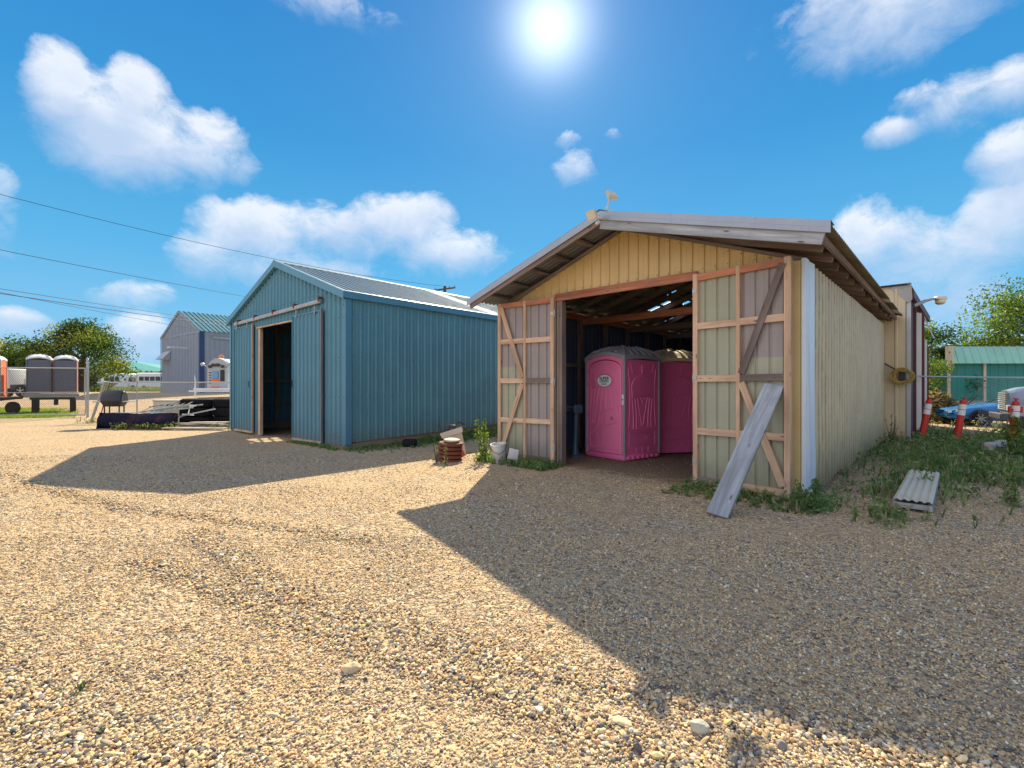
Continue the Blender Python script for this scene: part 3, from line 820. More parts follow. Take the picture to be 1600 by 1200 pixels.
def yard_door(side):
    """side +1: right leaf, hinged at the right jamb, swung back against the wall; -1: left leaf"""
    W, H, z0 = 1.43 if side > 0 else 1.40, 3.27, 0.05
    hinge = (OR_ + .02, -.075) if side > 0 else (OL - .13, -.075)
    d = bpy.data.objects.new('door', None); C.objects.link(d); d.parent = ys
    d.location = (hinge[0], hinge[1], 0)
    d.rotation_euler = (0, 0, R(-7.5) if side > 0 else R(7.0))
    s_ = side
    mb = MB()
    fr = .035
    def bar(a0, z0_, a1, z1_, wd, dep=.038, yo=0.0, mat=0):
        v = Vector((a1 - a0, 0, z1_ - z0_)).normalized(); up = v.cross(Vector((0, 1, 0)))
        mb.beam((s_ * a0, -fr - yo, z0_), (s_ * a1, -fr - yo, z1_), dep, wd, (s_ * up.x, 0, up.z) if abs(up.z) + abs(up.x) > .1 else (0, 0, 1), mat)
    # stiles
    for (a, wd, dep) in ((.045, .075, .05), (W * .50, .055, .052), (W - .05, .075, .05)):
        mb.beam((s_ * a, -fr, z0), (s_ * a, -fr, z0 + H), wd, dep, (0, 1, 0), 0)
    rails = [z0 + .06, z0 + H * .25, z0 + H * .5, z0 + H * .75, z0 + H - .06]
    for i, z in enumerate(rails):
        for (a0, a1) in ((.085, W * .5 - .03), (W * .5 + .03, W - .09)):
            ov = .05 if (side < 0 and i == 2 and a0 > .2) else 0
            mt = 2 if (i == 4) else (1 if (i in (0, 2) and random.random() < .6) else 0)
            mb.beam((s_ * a0, -fr - .002, z), (s_ * (a1 + ov), -fr - .002, z), .042, .10, (0, 0, 1), mt)
    fro = mb.build('door_frame', ['wood_pink', 'wood_brown', 'wood_red'], d)
    # braces
    mh, mo = W * .5 + .05, W - .10
    for (p, q) in (((mo, z0 + H - .08), (mh, z0 + H * .52)), ((mh, z0 + H * .48), (mo, z0 + .15))):
        mb = MB()
        a, b = Vector((s_ * p[0], -fr - .024, p[1])), Vector((s_ * q[0], -fr - .024, q[1]))
        dv = (b - a).normalized(); up = dv.cross(Vector((0, 1, 0)))
        mb.beam(a, b, .03, .095, up); mb.build('brace', 'wood_pink' if side < 0 else 'wood_brown' if q[1] > 1 else 'wood_pink', d)
    # cladding behind the frame
    mb = MB()
    def mf(a, z):
        a = abs(a)
        if side > 0: return 1 if (a > W * .5 and z > 1.95) else 0
        return 0 if (a > W * .52 and z < 2.0) else 1
    a0, a1 = (0.0, W) if side > 0 else (-W, 0.0)
    sheet(mb, 'rib', a0, a1, z0 + .02, z0 + H - .02, lambda a, dd, z: (a, -.008 + dd * .8 - .0, z), zs=(1.97,), matfn=mf, phase=.03)
    mb.build('door_cladding', ['door_green', 'door_mauve'], d, smooth=20)
    for z in (.35, 1.65, 3.0) if side < 0 else (.4, 1.7, 3.05):
        mb = MB()
        mb.tube([(0, -.03, z - .07), (0, -.03, z + .07)], .013, 8); mb.box((s_ * .005 if s_ > 0 else -.07, -.066, z - .03), (.07 if s_ > 0 else -.005, -.061, z + .03))
        mb.build('hinge', 'galv', d)
yard_door(1); yard_door(-1)

# floodlights at the peak
def floodlight(loc, rz, tilt, label):
    t = thing('floodlight', label, 'floodlight', loc, rz)
    mb = MB()
    T = Matrix.Rotation(tilt, 4, 'X')
    rings = []
    for (y, hw, hh) in ((0, .035, .03), (-.03, .07, .05), (-.09, .10, .07), (-.10, .105, .075)):
        rings.append([T @ Vector(p) for p in ((-hw, y, -hh), (hw, y, -hh), (hw, y, hh), (-hw, y, hh))])
    mb.loft(rings); mb.build('housing', 'cream', t, smooth=30)
    mb = MB(); mb.loft([[T @ Vector(p) for p in ((-.092, y, -.062), (.092, y, -.062), (.092, y, .062), (-.092, y, .062))] for y in (-.099, -.104)]); mb.build('lens', 'plastic_tan', t)
    mb = MB(); mb.tube([T @ Vector((0, -.01, -.02)), (0, .03, -.06), (.02, .06, -.13)], .012, 8); mb.lathe([(.03, -.15), (.034, -.14), (.03, -.12)], (.02, .06, 0), n=12); mb.build('bracket', 'cream', t)
    return t
px_, py_, _ = y2w(XR + .06, FO - .14)
fl1 = floodlight((px_ - .06, py_ + .02, 4.39), R(-60), R(25), 'cream floodlight under the shed roof peak, aimed down the yard')
mb = MB(); bm = bmesh.new(); bmesh.ops.create_uvsphere(bm, u_segments=16, v_segments=10, radius=.035); bmesh.ops.translate(bm, verts=bm.verts, vec=(.05, 0, -.17)); mb.addbm(bm); mb.tube([(.03, .04, -.12), (.05, 0, -.16)], .012, 6)
mb.build('motion_sensor', 'cream', fl1, smooth=60)
fx, fy, _ = y2w(XR + .13, FO + .05)
fl2 = floodlight((fx, fy, 4.66), R(35), R(-35), 'cream floodlight tilted up on a bracket above the roof peak')

# leaning plank
mb = MB()
b0, b1 = Vector((2.44, 5.75, .02)), Vector((3.66, 6.72, 1.60))
dv = (b1 - b0).normalized(); side = Vector((.78, -.60, 0)); side = (side - dv * side.dot(dv)).normalized(); upn = side.cross(dv)
mb.beam(b0, b1, .25, .042, upn)
tag(mb.build('plank', 'wood_grey'), 'long weathered grey plank leaning against the right shed door', 'plank')

# ------------------------------------------------------------------ portable toilets
def toilet(name, label, loc, rz, body, side_m, roof_m, post_m, sticker=False, group='pink portable toilets inside the shed', H=2.13, W=1.10, D=1.18, detail=True):
    t = thing(name, label, 'portable toilet', loc, rz, group)
    hw, hd = W / 2, D / 2
    def rib(mb, pts, r=.012, n=5): mb.tube(pts, r, n)
    mb = MB(); mb.rbox((-hw - .01, -hd - .01, .02), (hw + .01, hd + .01, .13), .02)
    for k in range(7):
        for sx in (-1, 1): mb.lathe([(.045, 0), (.035, .02)], (sx * (hw + .008), -hd + .12 + k * (D - .24) / 6, .06), 'x', 8)
    mb.build('base', side_m, t, smooth=30)
    # side and rear walls, with moulded relief
    for nm, fn in (('side_panel', lambda a, o, z: (hw - .02 + o, a, z)), ('side_panel', lambda a, o, z: (-hw + .02 - o, a, z)), ('rear_panel', lambda a, o, z: (a * W / D, hd - .02 + o, z))):
        mb = MB(); hh = hd - .045
        mb.loft([[fn(-hh, 0, .12), fn(hh, 0, .12), fn(hh, 0, H), fn(-hh, 0, H)], [fn(-hh, .012, .12), fn(hh, .012, .12), fn(hh, .012, H), fn(-hh, .012, H)]])
        if detail:
            r = .38
            # raised arch shield
            arch = [(r * math.cos(a), 1.53 + .28 * math.sin(a)) for a in [math.pi * i / 12 for i in range(13)]]
            low = [(-.34, 1.32), (-.2, 1.36), (0, 1.38), (.2, 1.36), (.34, 1.32)]
            ring = arch + low
            mb.loft([[fn(p[0], .010, p[1]) for p in ring], [fn(p[0] * .96, .028, 1.45 + (p[1] - 1.45) * .95) for p in ring]])
            for sx in (-1, 1):
                rib(mb, [fn(sx * (.46 - .05 * math.sin(i / 8 * 3)), .012, 1.95 - i * .155) for i in range(9)])
                rib(mb, [fn(sx * (.34 - .05 * math.sin(i / 6 * 2.2)), .012, 1.30 - i * .105) for i in range(7)], .014)
                rib(mb, [fn(sx * (.25 - .06 * math.sin(i / 6 * 2.0)), .012, 1.32 - i * .108) for i in range(7)], .014)
                rib(mb, [fn(sx * (.17 - .025 * i), .012, 1.33 - i * .10) for i in range(7)], .012)
                rib(mb, [fn(sx * .07, .012, 1.34), fn(0, .012, 1.20)], .010)
                rib(mb, [fn(sx * .43, .012, .62), fn(sx * .43, .012, .30)], .010)
            for z in (.64, .60, .56, .34): rib(mb, [fn(-.46, .012, z), fn(.46, .012, z)], .009)
            for a in (-.2, 0, .2): rib(mb, [fn(a, .012, .16), fn(a, .012, .27)], .016)
            rib(mb, [fn(-.05, .012, .40), fn(.05, .012, .44), fn(.10, .012, .53), fn(.13, .012, .42), fn(.2, .012, .50), fn(.3, .012, .53)], .008)
            for a, b in ((-.40, -.32), (.40, .32)): rib(mb, [fn(a, .012, 2.05), fn(b, .012, 1.86)], .011)
            mb.loft([[fn(p[0], .01, p[1]) for p in ((-.025, 1.84), (.025, 1.84), (.025, 2.03), (-.025, 2.03))], [fn(p[0], .03, p[1]) for p in ((-.02, 1.85), (.02, 1.85), (.02, 2.02), (-.02, 2.02))]])
        mb.build(nm, side_m, t, smooth=30)
    # front frame with arched top and the door in it
    def fr(a, o, z): return (a, -hd + .015 - o, z)
    mb = MB()
    mb.box((-hw + .0, -hd, .12), (-hw + .07, -hd + .035, H)); mb.box((hw - .07, -hd, .12), (hw - .0, -hd + .035, H))
    arch = [(-hw + .07, H)] + [(-(hw - .07) * math.cos(math.pi * i / 12), 1.93 + .22 * math.sin(math.pi * i / 12)) for i in range(13)] + [(hw - .07, H)]
    for (p, q) in zip(arch[1:-1], arch[2:-1]):
        mb.loft([[fr(p[0], -.02, p[1]), fr(q[0], -.02, q[1]), fr(q[0], -.02, H + .03 + .12 * (1 - (q[0] / hw) ** 2)), fr(p[0], -.02, H + .03 + .12 * (1 - (p[0] / hw) ** 2))],
                 [fr(p[0], .015, p[1]), fr(q[0], .015, q[1]), fr(q[0], .015, H + .03 + .12 * (1 - (q[0] / hw) ** 2)), fr(p[0], .015, H + .03 + .12 * (1 - (p[0] / hw) ** 2))]])
    mb.build('front_frame', body, t, smooth=30)
    mb = MB()
    dw = hw - .085
    ring = [(-dw, .14), (dw, .14)] + [(dw * math.cos(math.pi * i / 14), 1.92 + .21 * math.sin(math.pi * i / 14)) for i in range(15)]
    mb.loft([[fr(p[0], -.02, p[1]) for p in ring], [fr(p[0], .012, p[1]) for p in ring], [fr(p[0] * .97, .02, 1 + (p[1] - 1) * .98) for p in ring]])
    dr = mb.build('door', body, t, smooth=30)
    if detail:
        mb = MB()
        rib(mb, [fr(dw * .90 * math.cos(a), .02, 1.90 + .18 * math.sin(a)) for a in [math.pi * i / 12 for i in range(13)]], .010)
        rib(mb, [fr(dw * .80 * math.cos(a), .02, 1.84 + .18 * math.sin(a)) for a in [math.pi * i / 12 for i in range(13)]], .009)
        rib(mb, [fr(.27 * math.cos(a) - .0, .02, 1.69 + .17 * math.sin(a)) for a in [2 * math.pi * i / 20 for i in range(21)]], .011)
        for k, (a, b) in enumerate(((-.26, -.36), (-.16, -.30), (-.05, -.16), (.05, .06), (.15, .30), (-.36, -.42))):
            rib(mb, [fr(a, .02, 1.55 - abs(a) * .1), fr((a + b) / 2 - .01, .02, 1.1), fr(b, .02, .75 if k < 4 else 1.15)], .010)
        # swept hand-shaped relief round the latch
        rib(mb, [fr(-.40, .02, .50), fr(-.28, .02, .62), fr(-.12, .02, .85), fr(.02, .02, 1.02), (fr(.16, .02, 1.10)), fr(.30, .02, 1.08), fr(.36, .02, .98), fr(.37, .02, .86), fr(.28, .02, .78), fr(.14, .02, .76), fr(.0, .02, .68), fr(-.12, .02, .52), fr(-.26, .02, .36), fr(-.40, .02, .28)], .013)
        rib(mb, [fr(dw * .9, .02, .2), fr(dw * .9, .02, 1.85)], .009); rib(mb, [fr(-dw * .9, .02, .2), fr(-dw * .9, .02, 1.85)], .009); rib(mb, [fr(-dw * .9, .02, .24), fr(dw * .9, .02, .24)], .009)
        for a in (-.2, -.02, .16): rib(mb, [fr(a, .02, .3), fr(a - .02, .02, .55)], .009)
        mb.build('moulded_relief', body, dr, smooth=60)
        mb = MB(); mb.tube([fr(.18, .03, .915), fr(.24, .045, .915), fr(.265, .045, .89), fr(.24, .045, .868), fr(.19, .03, .87)], .009, 6); mb.build('handle', side_m, dr, smooth=60)
        mb = MB(); mb.tube([fr(.19, .026, .42), fr(.19, .026, .68)], .008, 6); mb.build('handle', side_m, dr, smooth=60)
        mb = MB(); mb.rbox((hw - .062, -hd - .02, 1.18), (hw - .008, -hd + .0, 1.40), .01); oc_ = mb.build('occupancy_lock', 'sticker', t, smooth=30)
        mb = MB(); mb.lathe([(.016, -hd - .026), (.016, -hd - .019)], (hw - .035, 0, 1.29), 'y', 12); mb.build('lock_window', 'ink', oc_)
        for z in (.35, .95, 1.6, 1.9):
            mb = MB(); mb.box((-hw + .045, -hd - .012, z - .05), (-hw + .085, -hd - .001, z + .05)); mb.build('hinge', side_m, t)
    if sticker:
        mb = MB(); ell = [(.205 * math.cos(a), 1.69 + .128 * math.sin(a)) for a in [2 * math.pi * i / 32 for i in range(32)]]
        mb.loft([[fr(p[0], .019, p[1]) for p in ell], [fr(p[0], .023, p[1]) for p in ell]]); stk = mb.build('sticker', 'sticker', dr)
        mb = MB(); e2 = [(.212 * math.cos(a), 1.69 + .135 * math.sin(a)) for a in [2 * math.pi * i / 32 for i in range(33)]]; mb.tube([fr(p[0], .02, p[1]) for p in e2], .006, 5); mb.build('sticker_rim', 'ink', stk)
        text('lettering', 'SUPER', .092, 'ink', stk, fr(0, .024, 1.737), (R(90), 0, 0), .001, 1.05)
        for z_, w_, m_ in ((1.692, .20, 'ink_teal'), (1.666, .27, 'ink_teal'), (1.636, .14, 'plastic_grey'), (1.610, .16, 'plastic_grey')):
            mb = MB(); mb.box((-w_ / 2, -hd - .012, z_ - .007), (w_ / 2, -hd - .0085, z_ + .007)); mb.build('printed_line', m_, stk)
    # corner posts
    for sx in (-1, 1):
        for sy in (-1, 1):
            mb = MB(); x0, y0 = sx * (hw - .012), sy * (hd - .012)
            mb.rbox((x0 - .028, y0 - .028, .1), (x0 + .028, y0 + .028, H + .01), .01); mb.build('corner_post', post_m, t, smooth=30)
    # domed roof
    mb = MB(); rings = []
    nx = 12
    for (s, z) in ((1.035, H - .02), (1.045, H + .02), (1.02, H + .06), (.93, H + .13), (.78, H + .20), (.58, H + .26), (.34, H + .30), (.12, H + .315)):
        ring = []
        for i in range(4 * nx):
            q, k = divmod(i, nx); u = -1 + 2 * k / nx
            cx, cy = ((u, -1), (1, u), (-u, 1), (-1, -u))[q]
            e = 1.0 if s > .95 else (1 - .10 * (1 - max(0, s)) * (abs(cx * cy)))
            # front and back edges are arched up over the door
            lift = .12 * (1 - cx * cx) * (1 if s > .98 else .35 * s) if abs(cy) > .5 else 0
            lift += .05 * (1 - cy * cy) * (1 if s > .98 else 0) if abs(cx) > .99 else 0
            ring.append((cx * hw * s * e, cy * hd * s * e, z + lift))
        rings.append(ring)
    mb.loft(rings)
    for sx in (-1, 1):
        for sy in (-1, 1): mb.tube([(sx * hw * 1.02, sy * hd * 1.02, H + .05), (sx * hw * .78, sy * hd * .78, H + .205), (sx * hw * .34, sy * hd * .34, H + .31)], .03, 6)
    for k in (-.45, -.15, .15, .45):
        mb.tube([(hw * .98, k * hd * 1.2, H + .11), (hw * .76, k * hd, H + .215), (hw * .4, k * hd * .7, H + .30)], .022, 6)
        mb.tube([(k * hw * 1.2, -hd * .96, H + .17), (k * hw, -hd * .76, H + .25), (k * hw * .7, -hd * .4, H + .31)], .022, 6)
        mb.tube([(-hw * .98, k * hd * 1.2, H + .11), (-hw * .76, k * hd, H + .215), (-hw * .4, k * hd * .7, H + .30)], .022, 6)
    mb.tube([(0, 0, H + .28), (0, 0, H + .36)], .06, 10)
    mb.build('roof', roof_m, t, smooth=40)
    return t
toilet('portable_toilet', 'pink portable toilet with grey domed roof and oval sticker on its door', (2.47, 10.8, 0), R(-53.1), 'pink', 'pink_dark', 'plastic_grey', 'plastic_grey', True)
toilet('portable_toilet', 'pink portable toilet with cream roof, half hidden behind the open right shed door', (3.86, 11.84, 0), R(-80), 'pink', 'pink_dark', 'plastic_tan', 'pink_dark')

# blue post stand inside the door
t = thing('hand_pump', 'blue painted metal post with a square head, just inside the shed beside the pink toilet', 'pump stand', (1.38, 10.6, 0), R(20))
mb = MB(); mb.lathe([(.13, 0), (.13, .05), (.08, .08), (.07, .2), (.06, .25)], n=16); mb.build('base', 'stand_blue', t, smooth=30)
mb = MB(); mb.tube([(0, 0, .2), (.02, 0, .8), (.03, 0, 1.0)], [.06, .05, .055], 12); mb.build('post', 'stand_blue', t, smooth=30)
mb = MB(); mb.rbox((-.07, -.09, .98), (.15, .09, 1.17), .02); mb.tube([(-.05, 0, 1.1), (-.22, 0, 1.14), (-.30, 0, 1.02)], .03, 8); mb.build('head', 'stand_blue', t, smooth=30)

# ------------------------------------------------------------------ blue shed
A2 = R(41.3)
BW, BD, BE, BP = 7.80, 10.5, 3.90, 5.30
bs = thing('blue_shed', 'blue ribbed metal shed with white sliding door track and half open doors', 'shed', (-4.15, 12.06, 0), -A2)
def b2w(x, y, z=0): return (-4.15 + x * math.cos(A2) + y * math.sin(A2), 12.06 - x * math.sin(A2) + y * math.cos(A2), z)
BX = -BW / 2
def btop(x): return BE + (BP - BE) * (1 - abs(x - BX) / (BW / 2))
bo0, bo1 = -5.42, -2.70
mb = MB()
sheet(mb, 'pbr', -BW, bo0, .05, btop, lambda a, d, z: (a, -d, z), breaks=(BX,))
sheet(mb, 'pbr', bo0, bo1, 3.46, btop, lambda a, d, z: (a, -d, z), breaks=(BX,))
sheet(mb, 'pbr', bo1, 0, .07, btop, lambda a, d, z: (a, -d, z), breaks=(BX,))
screws(mb, -BW, 0, .229, .195, (lambda a: 4.0 if abs(a - BX) < 3.3 else 3.3, lambda a: btop(a) - .3), lambda a, z: (a, -.036, z)); screws(mb, -1.0, 0, .229, .195, (.3, 1.3, 2.3), lambda a, z: (a, -.036, z))
mb.build('front_siding', ['blue_siding', 'steel_dark'], bs, smooth=20)
mb = MB(); sheet(mb, 'pbr', 0, BD, lambda a: .15 + a * .030, BE, lambda a, d, z: (d + .014 * mnoise.noise(Vector((a * .7, z * .6, 9))), a, z), zs=(.6, 1.1, 1.6, 2.1, 2.6, 3.1, 3.5)); screws(mb, 0, BD, .229, .195, (.35, 1.3, 2.3, 3.4), lambda a, z: (.036, a, z)); mb.build('side_siding', ['blue_siding2', 'steel_dark'], bs, smooth=20)
mb = MB(); sheet(mb, 'pbr', 0, BD, .08, BE, lambda a, d, z: (-BW - d, a, z)); mb.build('side_siding', 'blue_siding', bs, smooth=20)
mb = MB(); sheet(mb, 'pbr', -BW, 0, .08, btop, lambda a, d, z: (a, BD + d, z), breaks=(BX,)); mb.build('rear_siding', 'blue_siding', bs, smooth=20)
mb = MB()   # foundation
mb.box((-.12, .0, -.1), (.02, BD, .125)); mb.box((-.12, .3, .125), (-.022, BD, .34)); mb.box((-BW + .003, 0, -.1), (-BW + .12, BD, .2)); mb.box((bo1, .004, -.1), (-.13, .12, .10)); mb.box((-BW + .13, .004, -.1), (bo0, .12, .1))
mb.build('foundation', 'sill_wood', bs)
mb = MB()   # interior framing and lining
for i in range(8):
    y = .1 + i * 1.45
    for x in (-BW + .1, -.11): mb.beam((x, y, 0), (x, y, BE - .1), .09, .14)
for z in (.9, 1.8, 2.7):
    for x in (-BW + .05, -.05): mb.beam((x, .1, z), (x, BD - .1, z), .04, .09)
    mb.beam((-BW + .1, BD - .05, z), (-.1, BD - .05, z), .04, .09)
for x in (-6.4, -5.0, -3.6, -2.2, -.9): mb.beam((x, BD - .1, 0), (x, BD - .1, btop(x) - .1), .09, .09)
mb.build('wall_stud', 'wood_brown', bs)
mb = MB(); mb.box((bo0 + .0, .006, .0), (bo0 + .14, .10, 3.45)); mb.build('door_jamb', 'wood_pink', bs)
mb = MB(); mb.box((bo1 - .05, .006, .0), (bo1, .10, 3.45)); mb.build('door_jamb', 'wood_brown', bs)
mb = MB(); mb.beam((bo0 - .05, -.0, 3.47), (bo1 + .05, -.0, 3.47), .07, .04); mb.build('header_beam', 'wood_pink', bs)
def broofz(x, l=0): return BP + .035 - abs(x - BX) * (BP - BE) / (BW / 2) + l
for i in range(8):
    y = .1 + i * 1.45
    mb = MB(); mb.beam((-BW + .05, y, broofz(-BW + .05) - .14), (BX, y, broofz(BX) - .14), .05, .16, (0, 0, 1)); mb.beam((BX, y, broofz(BX) - .14), (-.05, y, broofz(-.05) - .14), .05, .16, (0, 0, 1)); mb.beam((-BW + .1, y, BE - .16), (-.1, y, BE - .16), .05, .14)
    mb.build('rafter', 'wood_brown', bs)
def bmap(x0, x1):
    L = abs(x1 - x0)
    return (lambda a, d, z: (x0 + (x1 - x0) * z / L, a, broofz(x0 + (x1 - x0) * z / L, d))), L
fb, Lb = bmap(BX, .10); fb2, Lb2 = bmap(BX, -BW - .10)
mb = MB(); sheet(mb, 'pbr', -.10, BD + .1, 0, Lb, fb, matfn=lambda a, z: 1 if 5.3 < a < 6.2 else (2 if a >= 6.2 else 0), breaks=(5.3, 6.2))
mb.build('roof', ['blue_roof', 'skylight', 'teal_roof'], bs, smooth=20)
mb = MB(); gp = [(3.55, 4.45, 2.5, 3.5)]  # unseen roof hole, added so a sun patch lands outside the door
sheet(mb, 'pbr', -.10, BD + .1, 0, Lb2, fb2, zs=(2.5, 3.5), skip=in_gap(gp), breaks=(3.55, 4.45)); mb.build('roof', 'blue_roof', bs, smooth=20)
mb = MB()
for k in (3.85, 4.15): mb.beam((BX - 2.4, k, broofz(BX - 2.4) - .03), (BX - 3.6, k, broofz(BX - 3.6) - .03), .05, .05)
mb.beam((BX - 3.0, 3.5, broofz(BX - 3) - .03), (BX - 3.0, 4.5, broofz(BX - 3) - .03), .05, .05)
mb.build('purlin', 'wood_brown', bs)
# trims
def btrim(x0, x1):
    mb = MB(); p = None
    for x in (x0, x1):
        z = broofz(x); ring = [(x, .05, z + .03), (x, -.125, z + .034), (x, -.13, z - .16), (x, -.03, z - .17)]
        if p:
            for k in range(3): mb.quad(p[k], p[k + 1], ring[k + 1], ring[k])
        p = ring
    mb.build('rake_trim', 'blue_trim', bs)
btrim(BX, .115); btrim(-BW - .115, BX)
for sx, x in ((1, .0), (-1, -BW)):
    mb = MB(); z = broofz(.0 if sx > 0 else -BW)
    xo = x + sx * .115
    pr_ = [(x + sx * .03, z - .17), (xo, z - .17), (xo, z + .0), (x + sx * .09, z + .02)]
    for (p, q) in zip(pr_, pr_[1:]): mb.quad((p[0], -.12, p[1]), (p[0], BD + .1, p[1]), (q[0], BD + .1, q[1]), (q[0], -.12, q[1]))
    mb.build('eave_trim', 'blue_trim', bs)
mb = MB(); mb.box((-.10, -.030, .07), (.0, -.0225, BE - .1)); mb.build('corner_trim', 'blue_trim', bs)
mb = MB(); mb.box((.036, -.030, .10), (.044, .14, BE - .14)); mb.box((.0, -.0300, .10), (.036, -.0225, BE - .14)); mb.build('corner_trim', 'blue_trim', bs)
mb = MB(); mb.box((-BW - .03, -.030, .07), (-BW + .1, -.0225, BE - .1)); mb.build('corner_trim', 'blue_trim', bs)
mb = MB(); p = None
for y in (-.13, BD + .1):
    ring = [(BX - .18, y, broofz(BX - .18) + .03), (BX, y, broofz(BX) + .05), (BX + .18, y, broofz(BX + .18) + .03)]
    if p:
        for k in range(2): mb.quad(p[k], p[k + 1], ring[k + 1], ring[k])
    p = ring
mb.build('ridge_cap', 'blue_roof', bs)
# door track, hangers and sliding doors
t0, t1 = -7.15, -1.10
def trz(x): return 3.72 + (x - t0) / (t1 - t0) * .10
mb = MB()
ring = lambda x: [(x, -.05, trz(x) - .05), (x, -.12, trz(x) - .05), (x, -.135, trz(x)), (x, -.12, trz(x) + .05), (x, -.05, trz(x) + .05)]
mb.loft([ring(t0), ring(t1)], closed=True); mb.build('door_track', 'galv', bs)
for x in (-1.15, -2.6, -4.0, -5.4, -6.8):
    mb = MB(); mb.box((x - .03, -.14, trz(x) - .02), (x + .03, -.028, trz(x) + .12)); mb.build('track_bracket', 'rust', bs)
def slider(x0, x1, rimside):
    d = bpy.data.objects.new('sliding_door', None); C.objects.link(d); d.parent = bs; d.location = (x0, -.085, 0)
    W = x1 - x0
    mb = MB(); sheet(mb, 'pbr', .03, W - .03, .12, 3.55, lambda a, dd, z: (a, -dd - .002, z)); mb.build('door_cladding', 'blue_siding', d, smooth=20)
    mb = MB()
    mb.box((0, -.03, .06), (W, .03, .118)); mb.build('bottom_rail', 'wood_pink', d)
    mb = MB(); mb.box((.0, -.032, .12), (.03, .03, 3.58)); mb.box((W - .03, -.032, .12), (W, .03, 3.58)); mb.box((.03, -.032, 3.552), (W - .03, .03, 3.58)); mb.build('door_edge', 'blue_trim', d)
    mb = MB(); xx = W + .004 if rimside > 0 else -.024
    xx = W + .003
    mb.box((xx, -.03, .06), (xx + .03, .028, 3.62)); mb.build('stile', 'wood_brown' if rimside > 0 else 'wood_pink', d)
    for a in (.3, W - .3):
        mb = MB(); mb.box((a - .02, -.052, 3.5), (a + .02, -.036, 3.72)); mb.build('hanger', 'galv', d)
    hx = .10 if rimside > 0 else W - .12
    mb = MB(); mb.tube([(hx, -.03, 1.55), (hx, -.07, 1.57), (hx, -.07, 1.73), (hx, -.03, 1.75)], .010, 6); mb.build('handle', 'steel_dark', d)
slider(-2.73, -1.06, 1); slider(-7.20, -5.66, -1)
# ------------------------------------------------------------------ grey building, far left
def simple_shed(name, label, loc, ang, W, D, E, P, wall, roofm, trim=None, kind='pbr', over=.15, cat='building'):
    t = thing(name, label, cat, loc, -R(ang))
    bx = -W / 2
    top = lambda x: E + (P - E) * (1 - abs(x - bx) / (W / 2))
    mb = MB(); sheet(mb, kind, -W, 0, 0, top, lambda a, d, z: (a, -d, z), breaks=(bx,)); mb.build('front_wall', wall, t, smooth=20)
    mb = MB(); sheet(mb, kind, 0, D, 0, E, lambda a, d, z: (d, a, z)); mb.build('side_wall', wall, t, smooth=20)
    mb = MB(); sheet(mb, kind, 0, D, 0, E, lambda a, d, z: (-W - d, a, z)); mb.build('side_wall', wall, t, smooth=20)
    mb = MB(); sheet(mb, kind, -W, 0, 0, top, lambda a, d, z: (a, D + d, z), breaks=(bx,)); mb.build('rear_wall', wall, t, smooth=20)
    mb = MB()
    for sx in (1, -1):
        x1 = bx + sx * (W / 2 + over); L = W / 2 + over
        rz_ = lambda x: P + .05 - abs(x - bx) * (P - E) / (W / 2)
        sheet(mb, 'batten', -over, D + over, 0, L, lambda a, d, z: (bx + (x1 - bx) * z / L, a, rz_(bx + (x1 - bx) * z / L) + d))
    mb.build('roof', roofm, t, smooth=20)
    if trim:
        mb = MB(); mb.box((-.15, -.08, 0), (.08, -.06, E - .05)); mb.box((.06, -.06, 0), (.08, .30, E - .05)); mb.build('corner_trim', trim, t)
        mb = MB(); mb.box((-W - .08, -.08, 0), (-W + .1, -.06, E - .05)); mb.build('corner_trim', trim, t)
        mb = MB(); mb.beam((bx, -.1, P - .02), (.12, -.1, E - .08), .03, .2); mb.beam((bx, -.1, P - .02), (-W - .12, -.1, E - .08), .03, .2); mb.build('rake_trim', trim, t)
    return t
GY = 45.0
gb = simple_shed('grey_building', 'tall grey metal building with blue corner trim and a teal ribbed roof', (X(313, GY), GY, .85), 39, 11.2, 16, 5.95, 8.3, 'grey_siding', 'teal_roof', 'navy', kind='batten', cat='building')
for ch in gb.children:
    if ch.name.startswith('rake_trim'): ch.data.materials[0] = M['grey_siding']
mb = MB(); mb.loft([[(-10.5, -.05, 3.55), (-8.2, -.05, 3.55), (-8.2, -.05, 4.45), (-10.5, -.05, 4.45)], [(-10.5, -.75, 3.62), (-8.2, -.75, 3.62), (-8.2, -.72, 3.68), (-10.5, -.72, 3.68)]]); mb.build('awning', 'grey_paint', gb)
mb = MB(); mb.box((-3.2, -1.2, 4.45), (-3.05, -.03, 4.55)); mb.rbox((-3.35, -1.7, 4.40), (-2.9, -1.1, 4.55), .04); mb.build('wall_lamp', 'white_paint', gb, smooth=30)
mb = MB(); mb.beam((.12, 1.0, 5.4), (.12, 7, 5.4), .12, .18); mb.build('door_track', 'galv', gb)
mb = MB(); mb.box((.03, 4.4, 2.6), (.07, 6.2, 4.0)); mb.build('wall_panel', 'white_paint', gb)
mb = MB(); mb.beam((-11.2 + .3, -.05, 5.9), (-.3, -.05, 5.9), .02, .1); mb.build('wall_trim', 'galv', gb)

